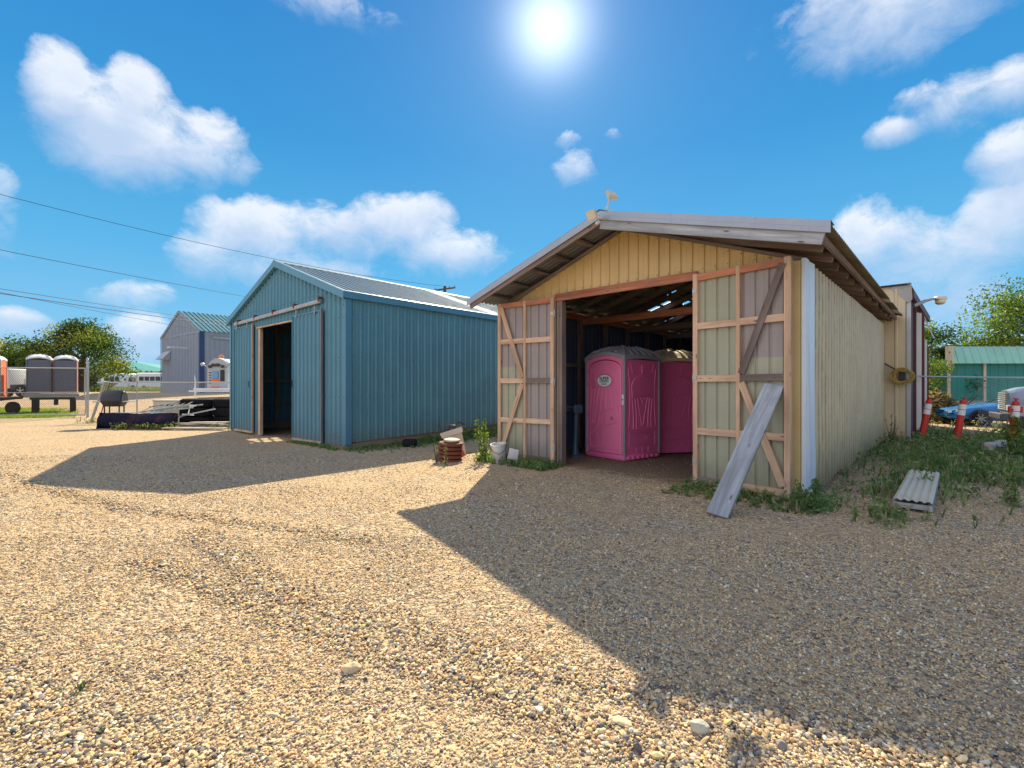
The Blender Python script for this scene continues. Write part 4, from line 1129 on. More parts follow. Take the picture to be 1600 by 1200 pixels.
# far green roofed hall
fh = thing('metal_hall', 'low hall with a wide pale green hipped roof far behind the white buses', 'building', (-84, 120, 1.0))
mb = MB(); mb.box((-66, 0, 0), (0, .3, 4.4)); mb.box((-66, 23.7, 0), (0, 24, 4.4)); mb.box((-.3, .3, 0), (0, 23.7, 4.4)); mb.box((-66, .3, 0), (-65.7, 23.7, 4.4)); mb.build('wall', 'grey_siding', fh)
mb = MB(); e = 4.4; p_ = [(-67, -1, e), (1, -1, e), (1, 25, e), (-67, 25, e), (-46, 12, 7.7), (-20, 12, 7.7)]
for f in ((0, 1, 5, 4), (2, 3, 4, 5)): mb.quad(*[p_[k] for k in f])
n0 = len(mb.v); mb.v += [p_[1], p_[2], p_[5], p_[3], p_[0], p_[4]]; mb.face((n0, n0 + 1, n0 + 2)); mb.face((n0 + 3, n0 + 4, n0 + 5)); mb.quad(p_[0], p_[3], p_[2], p_[1])
mb.build('roof', 'far_roof', fh)

# blue and white house-like shed beyond, brown roof
simple_shed('low_house', 'low brown roofed house beyond the white bus, beside the grey building', (-66, 98, 1.0), 10, 9, 8, 2.6, 4.3, 'beige_wall', 'old_sheet', None, 'pan', .4, 'house')

# ------------------------------------------------------------------ beige building on the right
bl = y2w(.50, YD + .06)
bb = thing('beige_building', 'tall beige sheet metal building with red and grey door posts behind the yellow shed', 'building', (bl[0], bl[1], 0), -A1)
mb = MB(); sheet(mb, 'pan', -6.2, 0, .05, lambda a: 4.40 + .03 * math.sin(a * 9), lambda a, d, z: (a, -d, z), phase=-.30); mb.build('front_wall', 'beige_wall', bb, smooth=20)
mb = MB(); mb.beam((-6.2, -.02, 4.42), (0.03, -.02, 4.42), .08, .05); mb.build('roof_edge', 'steel_dark', bb)
mb = MB(); mb.quad((-6.3, -.1, 4.44), (.1, -.1, 4.44), (.1, 9, 4.7), (-6.3, 9, 4.7)); mb.quad((-6.3, 9, 4.66), (.1, 9, 4.66), (.1, -.1, 4.40), (-6.3, -.1, 4.40)); mb.build('roof', 'old_sheet', bb)
mb = MB(); sheet(mb, 'pan', .1, 9, .05, 4.4, lambda a, d, z: (-.12 + d, a, z)); mb.build('side_wall', 'steel_dark', bb, smooth=20)
mb = MB(); sheet(mb, 'pan', -6.2, 0, .05, 4.4, lambda a, d, z: (a, 9 + d, z)); mb.build('rear_wall', 'beige_wall', bb)
mb = MB(); sheet(mb, 'pan', 0, 9, .05, 4.4, lambda a, d, z: (-6.2 - d, a, z)); mb.build('side_wall', 'beige_wall', bb)
for (y, x, wd, z0, z1, mt) in ((.10, .06, .10, .1, 4.2, 'galv'), (.5, .05, .08, 0, 4.1, 'steel_dark'), (.9, .05, .10, .2, 4.0, 'plastic_dgrey'), (1.8, .08, .12, .0, 4.0, 'red_post'), (2.7, .14, .16, .2, 3.9, 'white_paint'), (3.5, .18, .16, 0, 4.0, 'red_post'), (4.6, .2, .16, 0, 3.2, 'white_paint'), (5.6, .22, .14, 0, 3.0, 'red_post')):
    mb = MB(); mb.beam((x, y, z0), (x, y, z1), wd, .08, (0, 1, 0)); mb.build('door_post', mt, bb)
mb = MB(); mb.beam((.1, .3, 4.2), (.22, 7, 4.15), .12, .22); mb.build('header_beam', 'red_post', bb)
mb = MB(); mb.loft([[(.05, .0, 3.9), (-.35, -.03, 4.38), (.12, -.03, 4.46), (.14, 0, 4.0)], [(.05, .1, 3.9), (-.35, .05, 4.38), (.12, .1, 4.46), (.14, .1, 4.0)]]); mb.build('corner_flashing', 'galv_dull', bb)
for i in (3, 4, 5):
    mb = MB(); mb.beam((.2, 1 + i * 1.1, 4.0 + random.uniform(-.2, .2)), (.42, 1.2 + i * 1.1, 3.3 + random.uniform(-.3, .2)), .02, .22, (0, 1, 0)); mb.build('torn_strip', 'white_paint', bb)

# street lamp arm on that building
def bw_(x, y, z): 
    c, s = math.cos(A1), math.sin(A1); return Vector((bl[0] + x * c + y * s, bl[1] - x * s + y * c, z))
a0 = bw_(.12, .9, 3.92)
t = thing('street_lamp', 'grey arm lamp sticking out sideways from the top of the beige building', 'lamp', tuple(a0))
mb = MB(); mb.tube([(0, 0, 0), (.40, .05, .16), (.72, .08, .24)], [.05, .045, .03], 10); mb.build('arm', 'galv_dull', t, smooth=60)
mb = MB(); mb.rbox((.68, -.02, .20), (1.02, .20, .30), .03, taper=(.7, .7)); mb.build('lamp_head', 'cream', t, smooth=40)
mb = MB(); mb.lathe([(.07, .06), (.12, .10), (.13, .19), (.12, .195)], (.86, .09, 0), n=16); mb.build('lens', 'plastic_tan', t, smooth=40)

# coil of yellow cord on a bracket
cc = bw_(-.12, -.16, 1.92)
t = thing('cord_coil', 'coil of yellow extension cord hanging from a bracket on the beige corner', 'extension cord', tuple(cc), -A1)
mb = MB()
pts = []
for i in range(220):
    a = i / 16 * 2 * math.pi; r = .19 + .035 * math.sin(i * .37) + .02 * math.sin(i * 1.7)
    pts.append((.06 + r * 1.15 * math.cos(a), -.03 + .05 * math.sin(i * .23), -.06 + r * math.sin(a)))
mb.tube(pts, .010, 5); mb.build('cord', 'rope', t, smooth=60)
mb = MB(); mb.rbox((-.02, -.02, -.18), (.12, .14, .06), .02); mb.beam((-.5, .06, .42), (.05, .03, .02), .035, .035); mb.build('bracket', 'steel_dark', t)

# ------------------------------------------------------------------ bollards
def bollard(px, Y, h, lean, label, first=None, cap=0, ryaw=0.0):
    loc = (X(px, Y), Y, gz(X(px, Y), Y))
    if first: return dup(first, loc, ryaw, label, rot=(R(3), lean, ryaw))
    t = thing('bollard', label, 'bollard', loc, group='leaning red and white delineator posts', rot=(R(3), lean, ryaw))
    mb = MB(); mb.rbox((-.18, -.18, 0), (.18, .18, .05), .02); mb.lathe([(.10, .05), (.085, .09)], n=16); mb.build('base', 'orange', t, smooth=40)
    mb = MB(); mb.lathe([(.072, .06), (.070, .80), (.068, 1.08), (.05, 1.10)], n=20); po = mb.build('post', 'red_plastic', t, smooth=40)
    for (z0, z1) in ((.76, .885), (.90, 1.02)):
        mb = MB(); mb.lathe([(.074, z0), (.074, z1)], n=20); mb.build('reflective_band', 'white_paint', t, smooth=40)
    mb = MB(); mb.lathe([(.062, 1.08), (.055, 1.12), (.02, 1.13), (.02, 1.16), (.05, 1.165), (.05, 1.185)], n=16); mb.build('handle', 'red_plastic', t, smooth=40)
    return t
b1 = bollard(1438, 13.5, 1, R(9), 'red and white post leaning right, closest to the beige building')
b2 = bollard(1493, 12.9, 1, R(7), 'red and white post in front of the nose of the blue car', b1)
b3 = bollard(1582, 12.2, 1, R(1), 'upright red and white post in front of the silver truck', b1)
mb = MB(); mb.tube([(-.13, 0, .93), (.13, 0, .93)], .03, 8); mb.tube([(-.13, 0, 1.0), (-.13, 0, .86)], .03, 8); mb.tube([(.13, 0, 1.0), (.13, 0, .86)], .03, 8); mb.build('clamp', 'red_plastic', b3, smooth=40)
for o in (b1, b2, b3): o.scale = (1.12, 1.12, 1.12)

# ------------------------------------------------------------------ chain link
def chain_panel(mb, p0, p1, zb, zt, pitch=.085, r=.0022):
    p0 = Vector((p0[0], p0[1], 0)); p1 = Vector((p1[0], p1[1], 0)); L = (p1 - p0).length; d = (p1 - p0) / L; nrm = Vector((-d.y, d.x, 0))
    H = zt - zb
    for sgn in (1, -1):
        a = -H if sgn > 0 else 0.0
        while a < (L if sgn > 0 else L + H):
            s0, s1 = a, a + sgn * H
            z0, z1 = 0.0, H
            def clip(u, v, zu, zv):
                out = []
                for q, zq, o, zo in ((u, zu, v, zv), (v, zv, u, zu)):
                    if q < 0: t = (0 - q) / (o - q); q, zq = 0, zq + (zo - zq) * t
                    if q > L: t = (L - q) / (o - q); q, zq = L, zq + (zo - zq) * t
                    out.append((q, zq))
                return out
            if max(s0, s1) > 0 and min(s0, s1) < L:
                (u, zu), (v, zv) = clip(s0, s1, z0, z1)
                if abs(u - v) > .02:
                    off = nrm * (.003 * sgn)
                    mb.tube([p0 + d * u + off + Vector((0, 0, zb + zu)), p0 + d * v + off + Vector((0, 0, zb + zv))], r, 3, cap=False)
            a += pitch
# gate on the left
g0 = Vector((-29.5, 24.9, 0)); g1 = Vector((X(133, 24.6), 24.6, 0))
t = thing('chain_link_gate', 'wide chain link gate with dark wire mesh in front of the toilet trailer', 'gate', tuple(g1))
def rel(v, o): return (v[0] - o[0], v[1] - o[1], v[2] - o[2] if len(v) > 2 else 0)
zb, zt = .08, Z(573, 24.6)
lo = rel(g0, g1)
mb = MB(); mb.tube([(lo[0], lo[1], zt), (0, 0, zt - .08)], .028, 8); mb.build('top_rail', 'galv', t, smooth=60)
mb = MB(); mb.tube([(lo[0], lo[1], Z(614, 24.7)), (0, 0, Z(613, 24.6))], .020, 8); mb.tube([(lo[0], lo[1], zb), (0, 0, zb + .06)], .028, 8); mb.build('bottom_rail', 'galv_dull', t, smooth=60)
mb = MB(); mb.tube([(0, 0, zb + .06), (.05, 0, .6), (-.02, 0, 1.2), (0, 0, zt - .08)], .028, 8); mb.build('upright', 'galv_dull', t, smooth=60)
mb = MB(); chain_panel(mb, lo, (0, 0), zb, zt - .04, .12, .0055); mb.build('wire_mesh', 'steel_dark', t)
mb = MB(); mb.tube([(0, 0, -.2), (0, 0, Z(560, 24.6))], .055, 10); mb.lathe([(.06, 2.95), (.05, 3.02), (.01, 3.05)], n=10)
o = mb.build('gate_post', 'galv', smooth=60, loc=(X(137, 24.9), 24.9, 0)); tag(o, 'tall galvanised round post at the free end of the chain link gate', 'post')
# fence behind the scrap pile
FY = 21.4
t = thing('chain_link_fence', 'chain link fence with silver top rail running behind the scrap pile to the blue shed', 'fence', (X(145, FY), FY, 0))
xe = X(372, FY + 1.2) - X(145, FY)
mb = MB(); mb.tube([(.2, 0, 1.76), (xe, 1.2, 1.78)], .028, 8); mb.build('top_rail', 'galv', t, smooth=60)
mb = MB(); mb.tube([(0, -.1, 0), (.55, 0, 1.80)], .055, 8); mb.build('post', 'galv_dull', t, smooth=60)
mb = MB(); mb.tube([(.35, -.1, 0), (.75, 0, 1.75)], .02, 6); mb.build('brace_post', 'rust', t, smooth=60)
for px in (222, 305): 
    x_ = X(px, FY + .6) - X(145, FY); mb = MB(); mb.tube([(x_, .6 if px > 250 else .3, 0), (x_, .6 if px > 250 else .3, 1.85), (x_ - .03, .6 if px > 250 else .3, 2.1)], [.03, .03, .012], 8); mb.build('post', 'white_paint' if px > 250 else 'galv_dull', t, smooth=60)
mb = MB(); chain_panel(mb, (.5, 0), (xe, 1.2), .08, 1.74, .10, .0042); mb.build('wire_mesh', 'galv', t)
# fence on the right
t = thing('chain_link_fence', 'chain link fence with straight top rail between the red posts and the parked blue car', 'fence', (12.9, 15.3, 0))
mb = MB(); mb.tube([(-.6, -.1, 1.90), (3.2, .1, 1.86), (8.5, .4, 1.82)], .024, 8); mb.build('top_rail', 'galv', t, smooth=60)
mb = MB(); mb.tube([(4.6, .18, 0), (4.6, .18, 1.88)], .03, 8); mb.build('post', 'galv_dull', t, smooth=60)
mb = MB(); chain_panel(mb, (1.9, .05), (8.5, .4), .05, 1.84, .09, .0018); mb.build('wire_mesh', 'galv', t)

# ------------------------------------------------------------------ green shed
GX0, GYY = X(1480, 26), 26.0
t = thing('green_shed', 'dark green board shed with a faded green metal roof standing on concrete blocks', 'shed', (GX0, GYY, 0))
WW = 7.5
zb, zw = Z(626, 26), Z(566, 26)
mb = MB(); sheet(mb, 'pan', .12, WW, zb, zw + .1, lambda a, d, z: (a, -d, z)); sheet(mb, 'pan', 0, 4, zb, zw + .2, lambda a, d, z: (.1, a, z)); sheet(mb, 'pan', 0, WW, zb, zw + .1, lambda a, d, z: (a, 4 + d, z)); sheet(mb, 'pan', 0, 4, zb, zw + .2, lambda a, d, z: (WW, a, z)); mb.build('wall', 'green_wall', t, smooth=20)
for a in (0.03, 1.95, 4.55, 7.4):
    mb = MB(); mb.box((a - .07, -.09, zb - .02), (a + .07, -.035, zw)); mb.build('wall_post', 'wood_pale', t)
zr0, zr1 = Z(568, 25.8), Z(541, 26) + .10
mb = MB(); sheet(mb, 'batten', .05, WW + .2, 0, 1, lambda a, d, z: (a, -.28 + z * .30 - d, zr0 + (zr1 + .02 - .10 - zr0) * z)); sheet(mb, 'pan', .05, WW + .2, 0, 1, lambda a, d, z: (a, 4.2 - z * 4.2, zr1 - .35 + .25 * z + d * .3)); mb.build('roof', 'green_roof', t, smooth=20)
mb = MB(); mb.box((-.0, -.02, zr1 - .10), (WW + .2, .06, zr1 - .04)); mb.build('roof_trim', 'red_post', t)
mb = MB(); mb.box((-.06, -.30, zr0 - .02), (.05, .05, zr1 - .11)); mb.build('corner_board', 'wood_pale', t)
mb = MB(); mb.beam((-.6, 0, zb - .08), (WW, 0, zb - .08), .15, .14); mb.beam((-.6, 4, zb - .08), (WW, 4, zb - .08), .15, .14); mb.build('skid', 'wood_grey', t)
for a in (.5, 3.6, 6.9):
    mb = MB(); mb.rbox((a - .6, -.2, -.1), (a + .6, .5, zb - .16), .02); mb.rbox((a - .6, 3.6, -.1), (a + .6, 4.2, zb - .16), .02); mb.build('concrete_block', 'concrete', t)

# ------------------------------------------------------------------ vehicles
def wheel(parent, x, y, z, r, wd, face, rimmat='galv', spokes=7):
    wobj = bpy.data.objects.new('wheel', None); C.objects.link(wobj); wobj.parent = parent; wobj.location = (x, y, z)
    mb = MB(); mb.lathe([(r * .62, -wd / 2), (r * .9, -wd / 2), (r, -wd * .3), (r, wd * .3), (r * .9, wd / 2), (r * .62, wd / 2)], (0, 0, 0), 'y', 28); mb.build('tyre', 'black_rubber', wobj, smooth=40)
    mb = MB(); f = face * wd / 2
    mb.lathe([(r * .64, f * .9), (r * .60, f * 1.02), (r * .56, f * .7), (r * .1, f * .6)][::face if face > 0 else 1], (0, 0, 0), 'y', 28)
    for k in range(spokes):
        a = 2 * math.pi * k / spokes
        mb.beam((.02 * math.cos(a), f * .95, .02 * math.sin(a)), (r * .6 * math.cos(a + .35), f * .98, r * .6 * math.sin(a + .35)), r * .13, .02, (0, 1, 0))
    mb.lathe([(r * .16, f * .7), (r * .16, f * 1.05), (r * .1, f * 1.1)], (0, 0, 0), 'y', 12)
    mb.build('rim', rimmat, wobj, smooth=30)
def car_ring(x, w, zb, belt, zt, wt):
    h = [(0, zb), (.80 * w, zb), (.97 * w, zb + .06), (w, zb + .2), (w * .99, belt - .12), (w * .95, belt), (wt, zt - .05), (wt * .82, zt), (0, zt + .015)]
    return [(x, y, z) for y, z in h] + [(x, -y, z) for y, z in h[-2:0:-1]]
# blue coupe
t = thing('parked_car', 'bright blue low car with alloy wheels parked behind the red and white posts', 'car', (X(1468, 20.4), 20.4, .0), R(-27))
W_ = .86
st = [(0.0, .55, .42, .50, .54, .50), (.06, .68, .32, .56, .62, .60), (.25, .78, .25, .62, .68, .66), (.7, .84, .22, .70, .76, .72), (1.3, W_, .22, .78, .84, .76), (1.62, W_, .22, .82, .90, .76),
      (1.9, W_, .22, .84, 1.06, .70), (2.35, W_, .22, .86, 1.26, .62), (2.9, W_, .22, .87, 1.30, .60), (3.4, W_, .22, .88, 1.22, .60), (3.85, W_, .24, .88, 1.0, .66), (4.3, .80, .30, .84, .92, .70), (4.5, .70, .38, .78, .84, .6)]
n_ = 16
mb = MB(); mb.loft([car_ring(*s) for s in st], matfn=lambda i, k: 1 if (5 <= i <= 9 and k in (5, 10)) or (5 <= i <= 6 and k in (6, 7, 8, 9)) or (i in (9,) and k in (6, 7, 8, 9)) else 0)
mb.build('body', ['car_blue', 'glass'], t, smooth=28)
for s in (-1,):
    mb = MB(); mb.loft([[(.10, s * .66, .50), (.45, s * .79, .58), (.45, s * .76, .68), (.12, s * .64, .60)], [(.08, s * .70, .50), (.45, s * .815, .58), (.45, s * .78, .69), (.10, s * .68, .61)]]); mb.build('headlight', 'white_plastic', t, smooth=30)
for xw in (1.05, 3.55):
    mb = MB(); mb.lathe([(.365, -.01), (.365, .02)], (xw, -W_ + .0, .31), 'y', 24); mb.build('wheel_arch', 'ink', t)
    wheel(t, xw, -W_ + .08, .305, .305, .2, -1)
    wheel(t, xw, W_ - .08, .305, .305, .2, 1)
mb = MB(); mb.tube([(.55, -.88, .42), (3.0, -.885, .44)], .010, 5); mb.box((1.62, -.88, .3), (1.63, -.865, .82)); mb.build('door_line', 'ink', t)
# silver truck, right edge
t = thing('parked_truck', 'silver hooded truck with a slatted grille, cut off by the right picture edge', 'truck', (X(1568, 17.6), 17.6, 0), R(-36))
mb = MB()
rings = []
for (x, hw, zb, zt) in ((0, .62, .62, 1.30), (.05, .74, .58, 1.42), (.35, .82, .56, 1.52), (1.2, .9, .55, 1.62), (1.75, .93, .55, 1.68)):
    h = [(0, zb), (hw * .95, zb), (hw, zb + .1), (hw, zt - .28), (hw * .93, zt - .08), (hw * .8, zt), (0, zt + .03)]
    rings.append([(x, y, z) for y, z in h] + [(x, -y, z) for y, z in h[-2:0:-1]])
mb.loft(rings); mb.build('hood', 'silver', t, smooth=30)
mb = MB()
rings = []
for (x, hw, zt, zs) in ((1.76, .95, 1.70, 1.5), (2.3, .95, 2.35, 1.62), (3.6, .95, 2.42, 1.62), (3.9, .93, 1.9, 1.62)):
    h = [(0, .5), (hw, .5), (hw, zs), (hw * .86, zt - .08), (hw * .76, zt), (0, zt + .02)]
    rings.append([(x, y, z) for y, z in h] + [(x, -y, z) for y, z in h[-2:0:-1]])
mb.loft(rings, matfn=lambda i, k: 1 if (k in (2, 7) and i < 3) or (i == 0 and k in (3, 4, 5, 6)) else 0); mb.build('cab', ['silver', 'glass'], t, smooth=30)
mb = MB()
for k in range(9): mb.rbox((-.06, -.58, .74 + k * .072), (.03, .58, .775 + k * .072), .008)
mb.build('grille', 'galv', t)
mb = MB(); mb.box((-.02, -.56, .70), (-.003, .56, 1.40)); mb.build('grille_back', 'ink', t)
mb = MB(); mb.rbox((-.25, -.95, .42), (-.05, .95, .62), .03); mb.build('bumper', 'steel_dark', t)
for s in (-1, 1):
    mb = MB(); mb.rbox((-.03, s * .62 - .12, .72), (.06, s * .62 + .12, .92), .02); mb.build('headlight', 'white_plastic', t)
    wheel(t, .75, s * .82, .45, .45, .26, s, 'white_paint', 5)
    mb = MB(); mb.loft([[(.2, s * .80, .55), (.25, s * .80, .95), (1.25, s * .80, .95), (1.3, s * .80, .55)], [(.2, s * .985, .55), (.25, s * .985, .93), (1.25, s * .985, .93), (1.3, s * .985, .55)]]); mb.build('fender', 'silver', t)
mb = MB(); mb.rbox((.2, -.6, .3), (5, .6, .55), .03); mb.build('chassis', 'steel_dark', t)
mb = MB(); mb.rbox((3.95, -1.0, .7), (7, 1.0, 2.3), .04); mb.build('cargo_box', 'white_paint', t)
# white buses on the far left
def bus(label, x0, Y, L, H, cutaway, rz=0.0):
    z0 = gz(x0, Y)
    t = thing('white_bus', label, 'bus', (x0, Y, z0), rz, 'white buses parked on the grass')
    mb = MB(); hw = 1.15
    def prof_(x, k=1.0): 
        h = [(0, .5), (hw, .5), (hw, 2.35), (hw * .93, 2.65), (hw * .7, H), (0, H + .03)]
        return [(x, y * k, .5 + (z - .5) * (k if k < 1 else 1)) for y, z in h] + [(x, -y * k, .5 + (z - .5) * (k if k < 1 else 1)) for y, z in h[-2:0:-1]]
    mb.loft([prof_(0, .96), prof_(.1), prof_(L - .25), prof_(L, .93)]); mb.build('body', 'white_paint', t, smooth=30)
    mb = MB(); n = int((L - 1.2) / .85)
    for k in range(n): mb.rbox((.55 + k * .85, -hw - .012, 1.55), (.55 + k * .85 + .72, -hw + .01, 2.2), .03)
    mb.build('window', 'glass', t)
    mb = MB(); mb.box((.1, -hw - .008, 1.38), (L - .2, -hw - .001, 1.46)); mb.build('side_stripe', 'grey_paint', t)
    if cutaway:
        mb = MB(); mb.loft([[(L - .02, s * .95, z) for s, z in ((-1, .55), (1, .55), (1, 1.5), (-1, 1.5))], [(L + .5, s * .95, z) for s, z in ((-1, .5), (1, .5), (1, 1.32), (-1, 1.32))], [(L + 1.35, s * .85, z) for s, z in ((-1, .5), (1, .5), (1, 1.12), (-1, 1.12))]]); mb.build('hood', 'white_paint', t, smooth=30)
        mb = MB(); mb.loft([[(L - .02, s * .9, z) for s, z in ((-1, 1.45), (1, 1.45), (1, 2.2), (-1, 2.2))], [(L + .42, s * .85, z) for s, z in ((-1, 1.40), (1, 1.40), (1, 1.5), (-1, 1.5))]]); mb.build('windscreen', 'glass', t)
    for xw in ((1.3, L - .2 if not cutaway else L + .65)):
        wheel(t, xw, -hw + .12, .42, .42, .25, -1, 'grey_paint', 5); wheel(t, xw, hw - .12, .42, .42, .25, 1, 'grey_paint', 5)
    return t
bus('white cutaway bus with a van hood, left of the other bus', X(150, 76), 78, 4.35, 2.75, True)
bus('white bus with a row of dark windows, parked beside the grey building', X(205, 74), 76, 7.4, 2.8, False, R(0))

# tow rig behind the fence
t = thing('service_truck', 'white and orange service truck rear with amber beacon and work lamps behind the tyre stacks', 'truck', (X(340, 26), 26, 0), R(-8))
bw = .62
mb = MB()
arc = [(-bw, 1.35), (bw, 1.35), (bw * .98, 2.6)] + [(bw * .98 * math.cos(a), 2.6 + .5 * math.sin(a)) for a in [math.pi * i / 10 for i in range(1, 10)]] + [(-bw * .98, 2.6)]
mb.loft([[(x, 0, z) for x, z in arc], [(x * 1.06, 1.8, z + .02) for x, z in arc]]); mb.build('cab', 'grey_paint', t, smooth=30)
mb = MB(); mb.loft([[(x * 1.03, -.02, z) for x, z in arc], [(x * 1.03 + (.05 if x > 0 else 0), .12, z + .03) for x, z in arc]], cap=False); mb.build('cab_rim', 'white_paint', t, smooth=30)
mb = MB(); mb.rbox((-.30, -.05, 2.02), (.06, -.01, 2.42), .02); mb.build('rear_window', 'sky_glass', t)
mb = MB(); mb.rbox((-.33, -.04, 1.80), (.09, -.006, 1.99), .02); mb.rbox((-.36, -.04, 1.40), (.08, -.006, 1.60), .02); mb.build('orange_panel', 'orange', t)
mb = MB(); mb.rbox((.18, -.05, 1.86), (.42, -.008, 2.48), .02); mb.build('side_vent', 'ink', t)
for x in (-.22, -.02, .1, .36, -.40): 
    mb = MB(); mb.lathe([(.07, -.14), (.09, -.11), (.06, -.01)], (x, 0, 2.74 if abs(x) < .3 else 2.66), 'y', 12); mb.build('work_lamp', 'black_gloss', t)
for s in (-1, 1):
    mb = MB(); mb.tube([(s * .5, 0, 2.6), (s * .75, -.1, 2.75)], .02, 6); mb.lathe([(.05, -.2), (.10, -.16), (.08, -.05)], (s * .8, 0, 2.78), 'y', 12); mb.build('flood_lamp', 'galv', t, smooth=40)
mb = MB(); mb.lathe([(.10, 3.08), (.13, 3.10), (.13, 3.20), (.07, 3.32), (.03, 3.33)], (-.02, .3, 0), n=16); mb.build('beacon', 'amber', t, smooth=40)
mb = MB(); mb.rbox((-.95, -.9, 1.30), (1.4, -.1, 1.38), .02); mb.rbox((-.72, -.85, 1.385), (1.4, -.15, 1.50), .03); mb.build('deck', 'white_paint', t)
mb = MB()
for k in range(5): mb.box((-.50, -.03, 1.75 + k * .14), (-.38, -.007, 1.80 + k * .14))
mb.build('step', 'red_post', t)
for s in (-1, 1): wheel(t, s * .8, .5, .5, .5, .3, -1, 'white_paint', 5)
mb = MB(); mb.box((-.7, -.6, .5), (1.2, 3.5, 1.0)); mb.build('chassis', 'steel_dark', t)

# trailer carrying grey toilets
TY = 29.0
t = thing('flat_trailer', 'low flat trailer on small wheels carrying two dark grey toilets', 'trailer', (X(40, 28.2), 28.2, gz(0, 29)), R(41))
TL = 2.35
mb = MB(); mb.rbox((-.1, -.9, 1.02), (TL, .9, 1.14), .02); mb.box((0, -.93, .92), (TL, -.86, 1.02)); mb.build('bed', 'galv_dull', t)
mb = MB(); mb.box((.2, -.6, .78), (TL - .2, .6, .98)); mb.beam((-.1, 0, .9), (-1.3, 0, .75), .1, .1); mb.build('frame', 'steel_dark', t)
for xw in (.42, TL - .30):
    for s in (-.7, .45):
        mb = MB(); mb.box((xw - .13, s, .0), (xw + .13, s + .25, .78)); mb.build('support_block', 'black_rubber', t)
mb = MB(); mb.box((1.2, -.2, .45), (1.4, 0, .8)); mb.build('jack', 'steel_dark', t)
tz = gz(0, TY) + 1.145
def on_tr(a): return (X(40, 28.2) + a * math.cos(R(41)), 28.2 + a * math.sin(R(41)), tz)
g1_ = toilet('portable_toilet', 'grey toilet with white ribbed roof, left one on the flat trailer', on_tr(.60), R(180 + 38), 'orange', 'orange', 'white_plastic', 'plastic_dgrey', False, 'grey toilets on the trailer', H=1.98, W=1.02, D=.98, detail=False)
for ch in g1_.children:
    if ch.name.startswith('rear_panel'): ch.data.materials[0] = M['plastic_dgrey']
dup(g1_, on_tr(1.74), R(180 + 38), 'grey toilet with white ribbed roof, right one on the flat trailer')
g3 = toilet('portable_toilet', 'orange toilet with white roof, cut off by the left picture edge', (X(-16, 27), 27, 1.0), R(35), 'orange', 'orange', 'white_plastic', 'plastic_grey', False, 'orange toilet on a trailer', H=2.05, detail=False)
del g3['group']
t = thing('flat_trailer', 'dark trailer under the orange toilet at the left picture edge', 'trailer', (X(-16, 27), 27, 0), R(8))
mb = MB(); mb.rbox((-2.4, -.9, .86), (.9, .9, .985), .02); mb.build('bed', 'steel_dark', t)
for xw in (-1.6, .55):
    for s in (-1, 1): wheel(t, xw, s * .75, .36, .36, .22, s, 'grey_paint', 5)
# white camper and machine behind
t = thing('camper_trailer', 'small white camper trailer half hidden behind the orange toilet', 'trailer', (X(4, 46), 46, gz(0, 46)))
mb = MB(); mb.rbox((-1.6, -1, .45), (1.6, 1, 2.3), .12, 3); mb.build('body', 'white_paint', t, smooth=40)
mb = MB(); mb.rbox((.1, -1.02, 1.35), (.9, -.98, 1.85), .02); mb.build('window', 'glass', t)
for s in (-1, 1): wheel(t, 0, s * .85, .3, .3, .2, s, 'grey_paint', 5)
t = thing('garden_tractor', 'small dark tractor standing between the camper and the grey toilets', 'tractor', (X(33, 40), 40, gz(0, 40)))
mb = MB(); mb.rbox((-.6, -.35, .4), (.5, .35, 1.0), .06); mb.build('hood', 'steel_dark', t, smooth=40)
mb = MB(); mb.rbox((.1, -.3, 1.0), (.6, .3, 1.08), .03); mb.rbox((.5, -.3, 1.0), (.62, .3, 1.5), .03); mb.build('seat', 'cream', t)
for xw, r_ in ((-.5, .3), (.55, .5)):
    for s in (-1, 1): wheel(t, xw, s * .5, r_, r_, .25, s, 'grey_paint', 5)

# ------------------------------------------------------------------ scrap pile by the fence
t = thing('snow_plow_blade', 'long dark steel plow blade with rust patches lying at the edge of the gravel', 'plow blade', (X(158, 18.2), 18.0, 0), R(-2))
BL = X(273, 18.2) - X(158, 18.2)
rings = []
pr_ = [(.16, .0), (.05, .08), (0, .22), (.02, .38), (.10, .50), (.22, .57)]
ring0 = pr_ + [(y + .035, z - .01) for y, z in pr_[::-1]]
mb = MB(); mb.loft([[(x, y + .03 * math.sin(x * 2), z * (1 + .04 * math.sin(x * 3))) for y, z in ring0] for x in [BL * i / 12 for i in range(13)]]); mb.build('mouldboard', 'blade', t, smooth=30)
mb = MB()
for x in (.04, BL - .04): mb.loft([[(x - .02, y, z) for y, z in ((-.05, 0), (.45, 0), (.5, .55), (.1, .6))], [(x + .02, y, z) for y, z in ((-.05, 0), (.45, 0), (.5, .55), (.1, .6))]])
mb.build('end_plate', 'blade', t)
mb = MB(); mb.box((.5, .22, .575), (BL - .3, .34, .60)); mb.build('top_rail', 'wood_grey', t)
